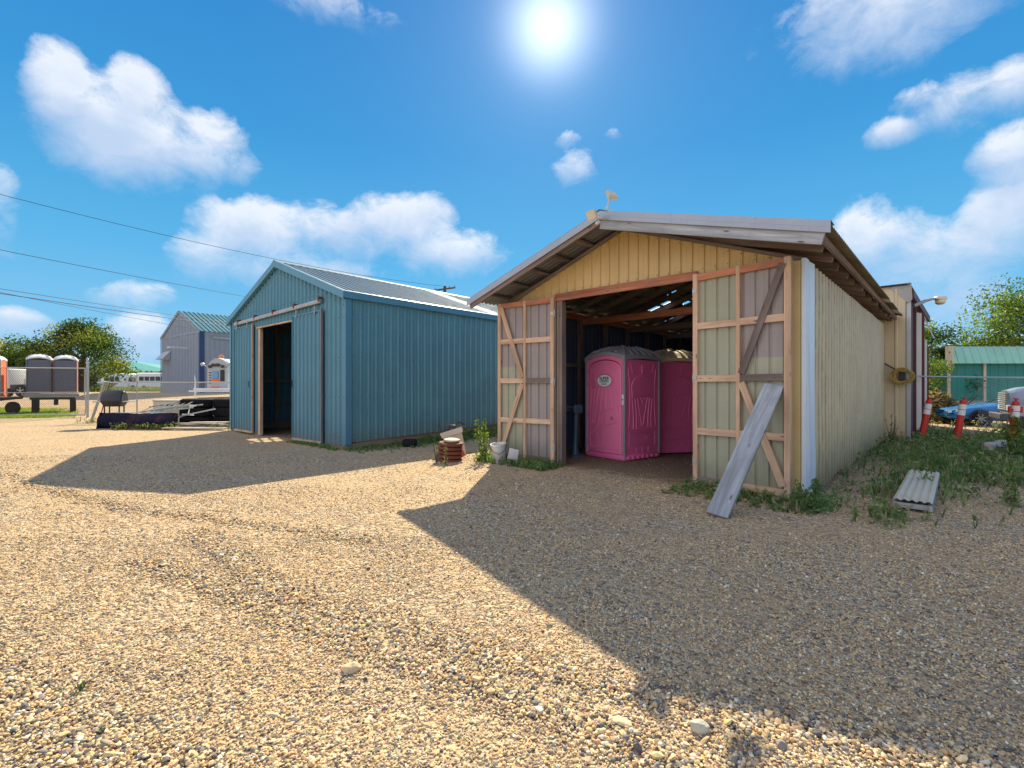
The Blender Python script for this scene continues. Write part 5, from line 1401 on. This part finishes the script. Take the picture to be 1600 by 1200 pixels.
# grill
t = thing('barbecue_grill', 'black barbecue grill with rounded lid standing on top of the plow blade', 'grill', (X(178, 18.6), 18.62, .53), R(10)).scale = (1.0, 1.0, 1.12)
t = [o for o in C.objects if o.name == 'barbecue_grill'][0]
mb = MB()
rings = []
for x in (-.36, -.30, .30, .36):
    k = .86 if abs(x) > .33 else 1
    rings.append([(x, .24 * math.cos(a) * k, .45 + .36 * math.sin(a) * k) for a in [math.pi * i / 9 for i in range(10)]])
mb.loft(rings); mb.build('lid', 'black_gloss', t, smooth=40)
mb = MB(); mb.loft([[(-.26, -.18, .25), (.26, -.18, .25), (.26, .18, .25), (-.26, .18, .25)], [(-.36, -.25, .45), (.36, -.25, .45), (.36, .25, .45), (-.36, .25, .45)]]); mb.build('firebox', 'black_gloss', t)
for s in (-1, 1):
    mb = MB(); mb.rbox((s * .50 - .13, -.2, .40), (s * .50 + .13, .2, .435), .01); mb.build('side_shelf', 'grey_paint', t)
for s in (-1, 1):
    for q in (-1, 1):
        mb = MB(); mb.beam((s * .25, q * .15, 0), (s * .25, q * .15, .30), .035, .035); mb.build('leg', 'steel_dark', t)
# tyres
def tyre_stack(x, Y, n, lab):
    for k in range(n):
        if k == 0 and not tyre_stack.proto:
            mb = MB(); r = .60
            mb.lathe([(.34, .02), (.52, 0), (.585, .04), (r, .10), (r, .16), (r - .015, .17), (r, .18), (r, .25), (.585, .32), (.52, .36), (.34, .34), (.32, .18), (.34, .02)], n=36)
            for i in range(36):
                a = 2 * math.pi * i / 36
                mb.beam((.60 * math.cos(a), .60 * math.sin(a), .05), (.60 * math.cos(a + .05), .60 * math.sin(a + .05), .31), .025, .05, (math.cos(a), math.sin(a), 0))
            o = mb.build('tyre', 'black_rubber', smooth=40); tyre_stack.proto = o
        else:
            o = tyre_stack.proto.copy(); C.objects.link(o)
        o.location = (x + random.uniform(-.03, .03), Y + random.uniform(-.03, .03), k * .362); o.rotation_euler = (0, 0, random.random())
        tag(o, lab[k], 'tyre', 'big tyres lying flat in two stacks')
tyre_stack.proto = None
tyre_stack(X(309, 19.9), 19.9, 3, ['bottom tyre of the stack beside the white deck', 'middle tyre of the stack behind the metal frames', 'top tyre of the left stack, seen below the service truck'])
tyre_stack(X(358, 20.3), 20.3, 3, ['bottom tyre of the stack touching the blue shed', 'middle tyre of the stack tucked behind the blue shed corner', 'top tyre of the stack nearest the blue shed'])
# white chest
t = thing('tool_chest', 'long off white metal chest with a flat lid lying behind the metal frames', 'chest', (X(236, 19.7), 19.8, 0))
mb = MB(); mb.rbox((0, 0, .02), (1.28, .6, .96), .02); mb.build('body', 'plastic_tan', t)
mb = MB(); mb.rbox((-.02, -.02, .965), (1.30, .62, 1.03), .015); mb.build('lid', 'cream', t)
mb = MB(); mb.rbox((.35, -.015, .78), (.85, -.001, .85), .005); mb.build('handle', 'steel_dark', t)
o = MB(); o.rbox((0, 0, 0), (1.45, .3, .16), .02); o = o.build('concrete_beam', 'concrete', loc=(X(176, 19.6), 19.6, .28)); tag(o, 'pale concrete beam resting behind the plow blade', 'beam')
mb = MB(); mb.box((.05, .05, 0), (.2, .25, .28)); mb.box((1.2, .05, 0), (1.4, .25, .28)); o = mb.build('timber_block', 'wood_brown', loc=(X(176, 19.6), 19.6, 0)); tag(o, 'pair of dark timber blocks under the pale concrete beam', 'block')
# metal frames
def ladder_frame(loc, rot, L, Wd, n, mat, label):
    mb = MB()
    for y in (0, Wd): mb.beam((0, y, 0), (L, y, 0), .045, .045)
    for k in range(n): mb.beam((L * (k + .5) / n, 0, 0), (L * (k + .5) / n, Wd, 0), .03, .03)
    o = mb.build('steel_frame', mat, loc=loc); o.rotation_euler = rot
    o.name = 'ladder' if n > 1 else 'square_bracket'
    tag(o, label, 'metal frame')
ladder_frame((X(216, 18.8), 18.7, .56), (R(14), R(-9), R(4)), 2.0, .8, 7, 'galv', 'silver ladder like frame on top of the scrap pile')
ladder_frame((X(226, 18.7), 18.5, .52), (R(10), R(-7), R(-3)), 2.1, .55, 5, 'galv_dull', 'dull grey ladder frame lying under the silver one')
ladder_frame((X(282, 18.6), 18.7, .50), (R(70), R(4), R(5)), .42, .38, 1, 'white_paint', 'small white square frame at the right end of the scrap pile')
mb = MB(); mb.beam((0, 0, 0), (1.5, .1, .32), .03, .05); o = mb.build('steel_bar', 'galv_dull', loc=(X(272, 18.4), 18.4, .40)); tag(o, 'single grey steel bar sloping up to the tyres', 'bar')
for i, (p0, p1, Y, z, wd, lab, mt) in enumerate(((270, 350, 18.3, .18, .22, 'pale board lying across the top of the plank pile', 'wood_pale'), (256, 362, 17.6, .07, .2, 'long pale board lowest in front of the tyres', 'wood_pale'), (300, 366, 18.0, .24, .25, 'short pale board against the blue shed corner', 'wood_pale'), (272, 360, 18.5, .10, .3, 'weathered grey board under the pale boards', 'wood_grey'))):
    mb = MB(); mb.beam((0, 0, 0), (X(p1, Y) - X(p0, Y), -.35 if i else -.15, .015 * i), wd, .04); o = mb.build('plank', mt, loc=(X(p0, Y), Y, z)); tag(o, lab, 'plank')
mb = MB()
for y in (0, .8): mb.beam((0, y, 0), (1.5, y, 0), .1, .1)
o = mb.build('timber_bearer', 'wood_brown', loc=(X(285, 18), 17.9, .05)); tag(o, 'dark timber bearers under the pale plank pile', 'timber')

# ------------------------------------------------------------------ things beside the blue shed wall
t = thing('plastic_tote', 'tall fawn bin tipped over and stuffed with scrap beside the blue wall', 'bin', (X(716, 11.0), 11.1, -.03), rot=(R(-6), R(-17), R(10)))
mb = MB()
def sq(h, a, b, z): return [(-a, -b, z), (a, -b, z), (a, b, z), (-a, b, z)]
mb.loft([sq(0, .17, .16, .0), sq(0, .23, .22, .58)], cap=True); mb.build('body', 'tin', t)
mb = MB(); mb.loft([sq(0, .245, .235, .50), sq(0, .26, .25, .62)]); mb.build('rim', 'cream', t)
mb = MB(); mb.tube([(-.2, 0, .58), (-.22, -.02, .8), (-.17, 0, .98)], .012, 6); mb.tube([(-.1, .05, .6), (.0, .1, .72), (.12, .05, .66)], .05, 8); mb.tube([(.1, 0, .62), (.22, -.05, .74), (.34, -.05, .64)], .03, 6); mb.build('scrap', 'steel_dark', t, smooth=50)
t = thing('rusty_drum', 'stack of rusty red brown rings with a pale lid at the shade edge', 'drum', (X(703, 10.2), 10.2, -.02), rot=(R(2), R(3), 0))
mb = MB()
for k in range(5): mb.lathe([(.20, k * .085), (.25, k * .085 + .01), (.265, k * .085 + .04), (.25, k * .085 + .07), (.20, k * .085 + .082)], (random.uniform(-.015, .015), 0, 0), n=20)
mb.build('ring_stack', 'rust', t, smooth=40)
mb = MB(); mb.lathe([(.15, .43), (.17, .44), (.17, .475), (.12, .49)], (.02, 0, 0), n=20); mb.build('lid', 'wood_pale', t, smooth=40)
mb = MB(); mb.tube([(.24, -.1, .30), (.30, -.12, .22), (.27, -.1, .14)], .018, 6); mb.build('tag', 'red_plastic', t)
t = thing('plastic_bucket', 'white plastic pail leaning broken against the left shed door', 'bucket', (X(782, 10.0), 9.85, .0), rot=(R(4), R(-6), 0))
mb = MB(); mb.lathe([(.12, 0), (.13, .02), (.155, .36), (.165, .37), (.165, .41), (.15, .41), (.14, .30), (.11, .03)], n=24); mb.build('body', 'white_plastic', t, smooth=40)
mb = MB(); mb.tube([(-.16, 0, .38), (-.13, -.12, .28), (0, -.18, .22), (.13, -.12, .28), (.16, 0, .38)], .005, 5); mb.build('handle', 'steel_dark', t)
mb = MB(); mb.loft([[(-.1, 0, 0), (.12, -.03, 0), (.16, .0, .30), (-.02, .02, .34)], [(-.1, .02, 0), (.12, .0, 0), (.16, .02, .30), (-.02, .04, .34)]]); o = mb.build('broken_panel', 'white_plastic', loc=(X(798, 9.7), 9.6, 0)); tag(o, 'ragged white plastic piece standing beside the pail', 'scrap')
mb = MB(); mb.rbox((-.18, -.1, 0), (.18, .12, .2), .05); o = mb.build('black_bag', 'black_rubber', smooth=50, loc=(X(640, 12.6), 12.6, 0)); tag(o, 'small crumpled black bag lying in the weeds by the blue wall', 'bag')

# corrugated panel on the ground, right
t = thing('corrugated_panel', 'pale ribbed sheet on a low wooden frame lying in the weeds', 'panel', (4.79, 6.08, .05), -R(43))
mb = MB(); sheet(mb, 'tinywave', 0, .38, 0, 2.5, lambda a, d, z: (a, z, .09 + d * 1.2 + .02 * z)); mb.build('sheet', 'old_panel', t, smooth=60)
mb = MB()
for x in (.02, .36): mb.beam((x, 0, .03), (x, 2.5, .08), .04, .07)
for y in (.04, 1.2, 2.4): mb.beam((.04, y, .03), (.34, y, .03), .04, .06)
mb.build('frame', 'wood_grey', t)
# tarpaulin and white cage, far right
bm = bmesh.new(); bmesh.ops.create_grid(bm, x_segments=30, y_segments=16, size=1)
for v in bm.verts: v.co = Vector((v.co.x * 1.5, v.co.y * .7, .10 + .10 * mnoise.noise(v.co * 2.5) + .05 * mnoise.noise(v.co * 7)))
mb = MB(); mb.addbm(bm); o = mb.build('tarpaulin', 'black_gloss', smooth=60, loc=(12.2, 10.9, 0)); tag(o, 'crumpled black tarpaulin lying in the weeds beyond the ribbed sheet', 'tarpaulin')
bm = bmesh.new(); bmesh.ops.create_icosphere(bm, subdivisions=3, radius=1)
for v in bm.verts:
    n = 1 + .45 * mnoise.noise(v.co * 1.9); v.co = Vector((v.co.x * .30 * n, v.co.y * .22 * n, v.co.z * .17 * n))
mb = MB(); mb.addbm(bm); o = mb.build('plastic_bag', 'white_plastic', smooth=30, loc=(X(1563, 10.4), 10.4, .24)); tag(o, 'crumpled white plastic bag on the black tarpaulin', 'bag')

# ------------------------------------------------------------------ utility pole and wires
t = thing('utility_pole', 'dark utility pole top with short crossarm rising behind the blue shed roof', 'utility pole', (X(695, 40), 40, 0), R(12))
mb = MB(); mb.tube([(0, 0, 0), (0, 0, Z(447, 40))], [.17, .12], 12); mb.build('pole', 'bark', t, smooth=60)
mb = MB(); mb.beam((-.85, -.12, Z(452, 40) - .15), (.85, -.12, Z(452, 40) + .15), .1, .12); mb.build('crossarm', 'bark', t)
for x in (-.8, .35, .8):
    mb = MB(); mb.lathe([(.03, 0), (.07, .04), (.05, .1), (.07, .14), (.03, .2)], (x, -.12, Z(452, 40) + x * .17 + .05), n=10); mb.build('insulator', 'galv', t)
def wire(p0, p1, sag, label, r=.02):
    a = Vector(p0); b = Vector(p1); mb = MB(); n = 24
    mb.tube([a.lerp(b, i / n) - Vector((0, 0, sag * 4 * (i / n) * (1 - i / n))) for i in range(n + 1)], r, 5)
    tag(mb.build('power_line', 'steel_dark', smooth=60), label, 'wire', 'overhead power lines on the left')
def W3(px, py, Y): return (X(px, Y), Y, Z(py, Y))
wire(W3(-120, 272, 19), W3(690, 447, 39.9), .55, 'highest wire, running from the left edge to the utility pole', .012)
wire(W3(-120, 366, 26), W3(620, 500, 60), .35, 'second wire from the top, passing behind the blue shed gable', .018)
wire(W3(-120, 432, 28), W3(420, 512, 52), .12, 'upper wire of the lowest three, crossing the grey building', .018)
wire(W3(-120, 440, 28), W3(420, 517, 52), .12, 'thick dark wire, middle one of the lowest three', .026)
wire(W3(-120, 432, 30), W3(420, 532, 52), .22, 'thin wire sagging lowest across the grey building', .014)

# ------------------------------------------------------------------ vegetation
LC = {'dark': (.035, .075, .018), 'mid': (.065, .125, .025), 'light': (.15, .21, .035), 'yellow': (.24, .24, .045)}
def leaf_quad(mb, c, s, col, up=.0, long=1.0):
    d = Vector((random.gauss(0, 1), random.gauss(0, 1), random.gauss(0, 1) + up)).normalized()
    e = d.cross(Vector((random.gauss(0, 1), random.gauss(0, 1), random.gauss(0, 1)))).normalized()
    a, b = d * s * long, e * s * .5
    n = len(mb.v); c = Vector(c)
    mb.v += [tuple(c - a * .5), tuple(c + b * .5 + Vector((0, 0, s * .06))), tuple(c + a * .5), tuple(c - b * .5)]
    mb.f.append((n, n + 1, n + 2, n + 3)); mb.m.append(0); mb.uv.append([(0, 0)] * 4); mb.col.append(col)
def vcol(base, j=.25):
    k = random.uniform(1 - j, 1 + j); return tuple(c * k for c in base)
def tree(name, label, loc, H, rw, crown0, n, s, cols, seed, clumps=26, trunk=.2, cat='tree', sparse=0.0, group=None):
    random.seed(seed)
    t = thing(name, label, cat, loc, group=group)
    mb = MB(); top = H * .75
    tp = [(0, 0, -.2), (.05 * H * random.uniform(-.5, .5), 0, H * .3), (.06 * H * random.uniform(-.6, .6), .03 * H, top)]
    mb.tube(tp, [trunk, trunk * .75, trunk * .25], 8)
    cl = []
    for i in range(clumps):
        a = random.uniform(0, 2 * math.pi); q = random.random()
        zc = crown0 + (H - crown0) * random.uniform(.12, .93)
        f = (zc - crown0) / (H - crown0)
        rr = rw * math.sin(math.pi * min(.95, .22 + f * .72)) * random.uniform(.35, .95)
        c = Vector((rr * math.cos(a), rr * math.sin(a), zc)); cl.append(c)
        base = Vector((0, 0, min(top, max(crown0 * .5, zc - rr * .8))))
        mid = base.lerp(c, .55) + Vector((0, 0, .06 * H * random.uniform(-.3, .6)))
        mb.tube([base, mid, c], [trunk * .35, trunk * .2, trunk * .06], 5, cap=False)
    mb.build('trunk', 'bark', t, smooth=60)
    mb = MB(); mb.col = []
    for c in cl:
        rc = rw * random.uniform(.22, .42); base = cols[random.randrange(len(cols))]
        nn = int(n / clumps)
        for k in range(nn):
            v = Vector((random.gauss(0, 1), random.gauss(0, 1), random.gauss(0, .75)))
            v = v.normalized() * rc * (random.random() ** .45)
            if sparse and random.random() < sparse: v *= 1.5
            p = c + v
            if p.z < crown0 * .5: continue
            leaf_quad(mb, p, s * random.uniform(.6, 1.3), vcol(base))
    mb.build('crown', 'leaf', t)
    return t
D_, M_, L_, Y_ = LC['dark'], LC['mid'], LC['light'], LC['yellow']
tree('maple_tree', 'broad dark green tree, the tallest on the left, behind the toilet trailer', (X(128, 56), 56, gz(0, 56)), 7.9, 4.9, 1.6, 21000, .27, [D_, D_, D_, M_, M_, L_, Y_], 11, 52, .3)
tree('maple_tree', 'yellow green tree behind the left grey toilet', (X(42, 52), 52, gz(0, 52)), 5.6, 3.6, .8, 9500, .25, [M_, L_, Y_, M_], 12, 26, .22)
tree('maple_tree', 'yellow green tree at the left picture edge behind the orange toilet', (X(-10, 50), 50, gz(0, 50)), 5.4, 3.8, .8, 9500, .25, [M_, L_, D_, Y_], 13, 24, .22)
tree('shrub', 'dark rounded bush under the big left tree, beside the white cutaway bus', (X(152, 62), 62, gz(0, 62)), 2.4, 1.9, .2, 2500, .24, [D_, M_, L_], 14, 14, .08, 'bush')
tree('shrub', 'pale green bush between the two white buses', (X(190, 84), 84, gz(0, 84)), 3.4, 2.8, .3, 2200, .32, [L_, M_, Y_], 15, 14, .08, 'bush')
for i, px in enumerate((212, 232, 250)):
    tree('shrub', ['olive bush peeking over the left half of the white bus', 'brownish bush over the middle of the white bus roof', 'dark bush between the bus roof and the grey building'][i], (X(px, 92), 92, gz(0, 92)), 3.7 - i * .3, 2.6, .3, 1500, .34, [[L_, Y_], [(.16, .13, .05), Y_], [D_, M_]][i], 16 + i, 12, .08, 'bush')
tree('maple_tree', 'bright green tree rising over the green shed at the right picture edge', (X(1650, 34), 35, 0), 9.3, 5.3, 1.5, 42000, .21, [M_, M_, L_, (.12, .17, .03), D_, (.16, .22, .03)], 21, 60, .3)
tree('elm_tree', 'tall thin leaved tree between the beige building and the green shed', (X(1466, 27.5), 28, 0), 5.0, 2.4, .4, 12000, .15, [D_, M_, D_, M_, L_], 22, 30, .12, sparse=.2)
tree('elm_tree', 'dark leafy young tree just right of the beige building', (X(1436, 24), 25, 0), 4.3, 2.0, .2, 6500, .14, [D_, D_, M_, L_], 23, 24, .1, sparse=.1)
tree('elm_tree', 'dark dense tree behind the green shed roof', (X(1530, 38), 38, 0), 4.6, 3.4, .4, 5500, .24, [D_, M_], 24, 24, .15)
# brush heap
random.seed(31)
t = thing('brush_heap', 'heap of dry tan branches and cut grass beside the green shed', 'brush heap', (X(1462, 21.5), 21.5, 0))
mb = MB(); mb.col = []
for i in range(3200):
    a = random.uniform(0, 6.28); r = 1.2 * math.sqrt(random.random()); z = 1.45 * (1 - (r / 1.2) ** 1.6) * random.uniform(.5, 1)
    leaf_quad(mb, (r * math.cos(a), r * math.sin(a), z), random.uniform(.12, .3), vcol((.27, .21, .11) if random.random() < .7 else (.13, .10, .06)), .2, 1.6)
mb.build('cut_grass', 'leaf', t)
mb = MB()
for i in range(34):
    a = random.uniform(0, 6.28); mb.tube([(0.5 * math.cos(a), .5 * math.sin(a), .1), (1.5 * math.cos(a + .3), 1.2 * math.sin(a + .3), random.uniform(.1, 1.5))], .012, 4)
mb.build('branch', 'bark', t)

def weed_patch(name, label, pts, n, h, cols, seed, kind='stuff', cat='weeds'):
    """pts: function giving (x, y, height factor); low broad-leaved weeds and grass"""
    random.seed(seed); mb = MB(); mb.col = []
    for i in range(n):
        q = pts()
        if q is None: continue
        x, y, k = q; z = gz(x, y); hh = h * k * random.uniform(.4, 1.2)
        base = cols[random.randrange(len(cols))]
        if random.random() < .5:       # grass tuft
            for j in range(7):
                a = random.uniform(0, 6.28); l = hh * random.uniform(.6, 1.2); dx, dy = math.cos(a) * l * .45, math.sin(a) * l * .45
                wv = .004 + .012 * hh; px_, py_ = -math.sin(a) * wv, math.cos(a) * wv
                nv = len(mb.v)
                mb.v += [(x - px_, y - py_, z), (x + px_, y + py_, z), (x + dx * .5 + px_ * .7, y + dy * .5 + py_ * .7, z + l * .65), (x + dx * .5 - px_ * .7, y + dy * .5 - py_ * .7, z + l * .65), (x + dx, y + dy, z + l * .85)]
                c = vcol(base)
                mb.f += [(nv, nv + 1, nv + 2, nv + 3), (nv + 3, nv + 2, nv + 4)]; mb.m += [0, 0]; mb.uv += [[(0, 0)] * 4, [(0, 0)] * 3]; mb.col += [c, c]
        else:
            for j in range(9):
                leaf_quad(mb, (x + random.gauss(0, hh * .22), y + random.gauss(0, hh * .22), z + hh * random.uniform(.05, .95)), .035 + hh * .14, vcol(base), .3, 1.3)
    o = mb.build(name, 'leaf'); return tag(o, label, cat, kind=kind)
WC = [(.10, .175, .065), (.145, .235, .08), (.21, .28, .11), (.32, .29, .17)]
def right_patch():
    x = random.uniform(3.9, 16); y = random.uniform(5.2, 15.5)
    lx = (x - 4.01) * math.cos(A1) - (y - 6.69) * math.sin(A1); ly = (x - 4.01) * math.sin(A1) + (y - 6.69) * math.cos(A1)
    if lx < .12: return None
    # photograph: weeds run from the shed wall out to the posts, thin beside the gravel on the right
    d = mnoise.noise(Vector((x * .8, y * .8, 5)))
    edge = lx / (1.5 + .26 * ly)
    if ly < -1.0: return None
    lim = 1.0 + .5 * d
    if ly < 3: lim *= .75
    if edge > lim and random.random() > .12: return None
    if lx < .7 and random.random() < .62: return None
    if -.05 < (x - 4.79) * math.cos(A1) - (y - 6.08) * math.sin(A1) < .42 and -.1 < (x - 4.79) * math.sin(A1) + (y - 6.08) * math.cos(A1) < 1.6: return None
    if lx > .3 and d < -.30: return None
    return x, y, .45 + .55 * ss(0, 5, ly) + .4 * max(0, d)
weed_patch('weeds', 'green weeds and grass growing along the beige corrugated wall', right_patch, 8600, .33, WC, 41)
def behind_fence():
    x = random.uniform(11, 24); y = random.uniform(14, 26)
    return (x, y, 1) if random.random() < .25 + .5 * (y > 21) else None
weed_patch('weeds', 'sparse rough grass around the parked blue car', behind_fence, 2600, .28, WC + [(.20, .19, .07)], 42)
def door_foot():
    s = random.uniform(-1.6, .4); y = random.uniform(-1.0, -.05); wx, wy, _ = y2w(s, y); return wx, wy, 1 - abs(y + .3)
weed_patch('weeds', 'low green weeds at the foot of the right shed door', door_foot, 520, .15, WC, 43)
def left_foot():
    s = random.uniform(-5.9, -4.0); y = random.uniform(-.75, -.1); wx, wy, _ = y2w(s, y); return wx, wy, 1
weed_patch('weeds', 'low dark weeds under the left shed door', left_foot, 450, .16, WC[:3], 44)
def blue_foot():
    y = random.uniform(-.2, 5.6); x = .12 + abs(random.gauss(0, .42)); wx, wy, _ = b2w(x, y); return wx, wy, (.5 + .9 * ss(.5, 4, y)) * (1.2 if x < .4 else .7)
weed_patch('weeds', 'weeds along the foot of the blue shed side wall', blue_foot, 1000, .15, WC[:3], 45)
def blue_front():
    x = random.uniform(-2.6, .1); y = -random.uniform(.1, .35); wx, wy, _ = b2w(x, y); return wx, wy, .6
weed_patch('weeds', 'thin green weeds below the right sliding door of the blue shed', blue_front, 220, .14, WC[:3], 46)
def scrap_foot():
    x = random.choice([X(150, 21), X(200, 17.8), X(225, 17.8), X(262, 17.7), X(350, 17.4), X(300, 19)]) + random.gauss(0, .4)
    return x, random.uniform(17.5, 17.9) if x > -15.4 else random.uniform(20.4, 21.2), 1
weed_patch('weeds', 'yellow green tufts in front of the plow blade and planks', scrap_foot, 150, .26, [(.17, .19, .05), (.22, .22, .07), (.10, .14, .04)], 47)
def lawn():
    y = random.uniform(23.7, 31.5); x = random.uniform(-1.3 * y, X(125, y))
    if x > X(60, y) and random.random() < (x - X(60, y)) / (X(125, y) - X(60, y)): return None
    if y < 24.2 + .5 * mnoise.noise(Vector((x * .5, 0, 0))): return None
    return x, y, 1
weed_patch('grass', 'bright green strip of grass in front of the toilet trailer', lawn, 15000, .12, [(.24, .36, .04), (.30, .40, .06), (.18, .28, .04)], 48, cat='grass')
def lawn2():
    x = random.uniform(-75, -38); y = random.uniform(55, 73)
    return (x, y, 1) if random.random() < .75 else None
weed_patch('grass', 'rough olive grass verge in front of the white buses', lawn2, 6500, .6, [(.12, .16, .04), (.18, .19, .06), (.08, .12, .03)], 49, cat='grass')

def tall_weed(label, loc, h, seed, cols, n=150, spread=.16, leaf=.055, loc_lean=.0):
    random.seed(seed); t = thing('tall_weed', label, 'weed', loc)
    mb = MB(); tops = []
    for k in range(5):
        a = random.uniform(0, 6.28); hh = h * random.uniform(.6, 1.0) if k else h
        top = (math.cos(a) * spread * (0 if k == 0 else 1), math.sin(a) * spread * (0 if k == 0 else 1), hh); tops.append(top)
        mb.tube([(0, 0, 0), (top[0] * .5, top[1] * .5, hh * .5), top], [.008, .006, .003], 5)
    mb.build('stem', 'leaf' if False else 'bark', t)
    mb = MB(); mb.col = []
    for i in range(n):
        tp = tops[0] if random.random() < .45 else random.choice(tops); f = random.random() ** .8
        r = spread * .55 * (1.15 - f)
        leaf_quad(mb, (tp[0] * f + random.gauss(0, r * .6), tp[1] * f + random.gauss(0, r * .6), tp[2] * (.06 + .94 * f)), leaf * random.uniform(.6, 1.3) * (1.15 - .5 * f), vcol(random.choice(cols)), .2, 1.4)
    mb.build('foliage', 'leaf', t); return t
GL = [(.12, .19, .04), (.18, .24, .06), (.08, .14, .03)]
tall_weed('tall leafy weed with pale flower tips between the fawn bin and the white pail', (X(757, 10.2), 10.15, 0), .88, 51, GL, 520, .20, .06)
tall_weed('thin seeding weed left of the rusty drum', (X(682, 9.8), 9.8, 0), .42, 52, [(.26, .25, .14), (.16, .19, .06)], 90, .07, .035)
tall_weed('thin seeding weed in front of the rusty drum', (X(697, 9.55), 9.55, 0), .44, 53, [(.30, .28, .16), (.16, .19, .06)], 90, .05, .035)
tall_weed('dark bushy weed at the white corner strip of the yellow shed', (X(1278, 5.9), 5.95, 0), .42, 54, WC[:2], 420, .22, .055)
tall_weed('tall thin dock stem against the beige building', (X(1393, 12.7), 12.7, 0), .85, 55, [(.10, .09, .05), (.08, .10, .04)], 110, .15, .05)
tall_weed('yellow green leafy weed at the right edge in front of the silver truck', (X(1588, 9.9), 9.9, 0), .95, 56, GL, 700, .35, .08)
tall_weed('dark weed at the right edge of the gravel', (X(1585, 6.3), 6.3, -.03), .34, 57, WC, 200, .16, .05)
tall_weed('small green sprout alone in the near left gravel', (X(132, 2.48), 2.46, .012), .03, 58, [(.12, .24, .05)], 26, .03, .022)
tall_weed('tiny pale sprout in the gravel below the first sprout', (X(163, 2.16), 2.14, .012), .03, 59, [(.20, .26, .08)], 12, .02, .016)
random.seed(3)
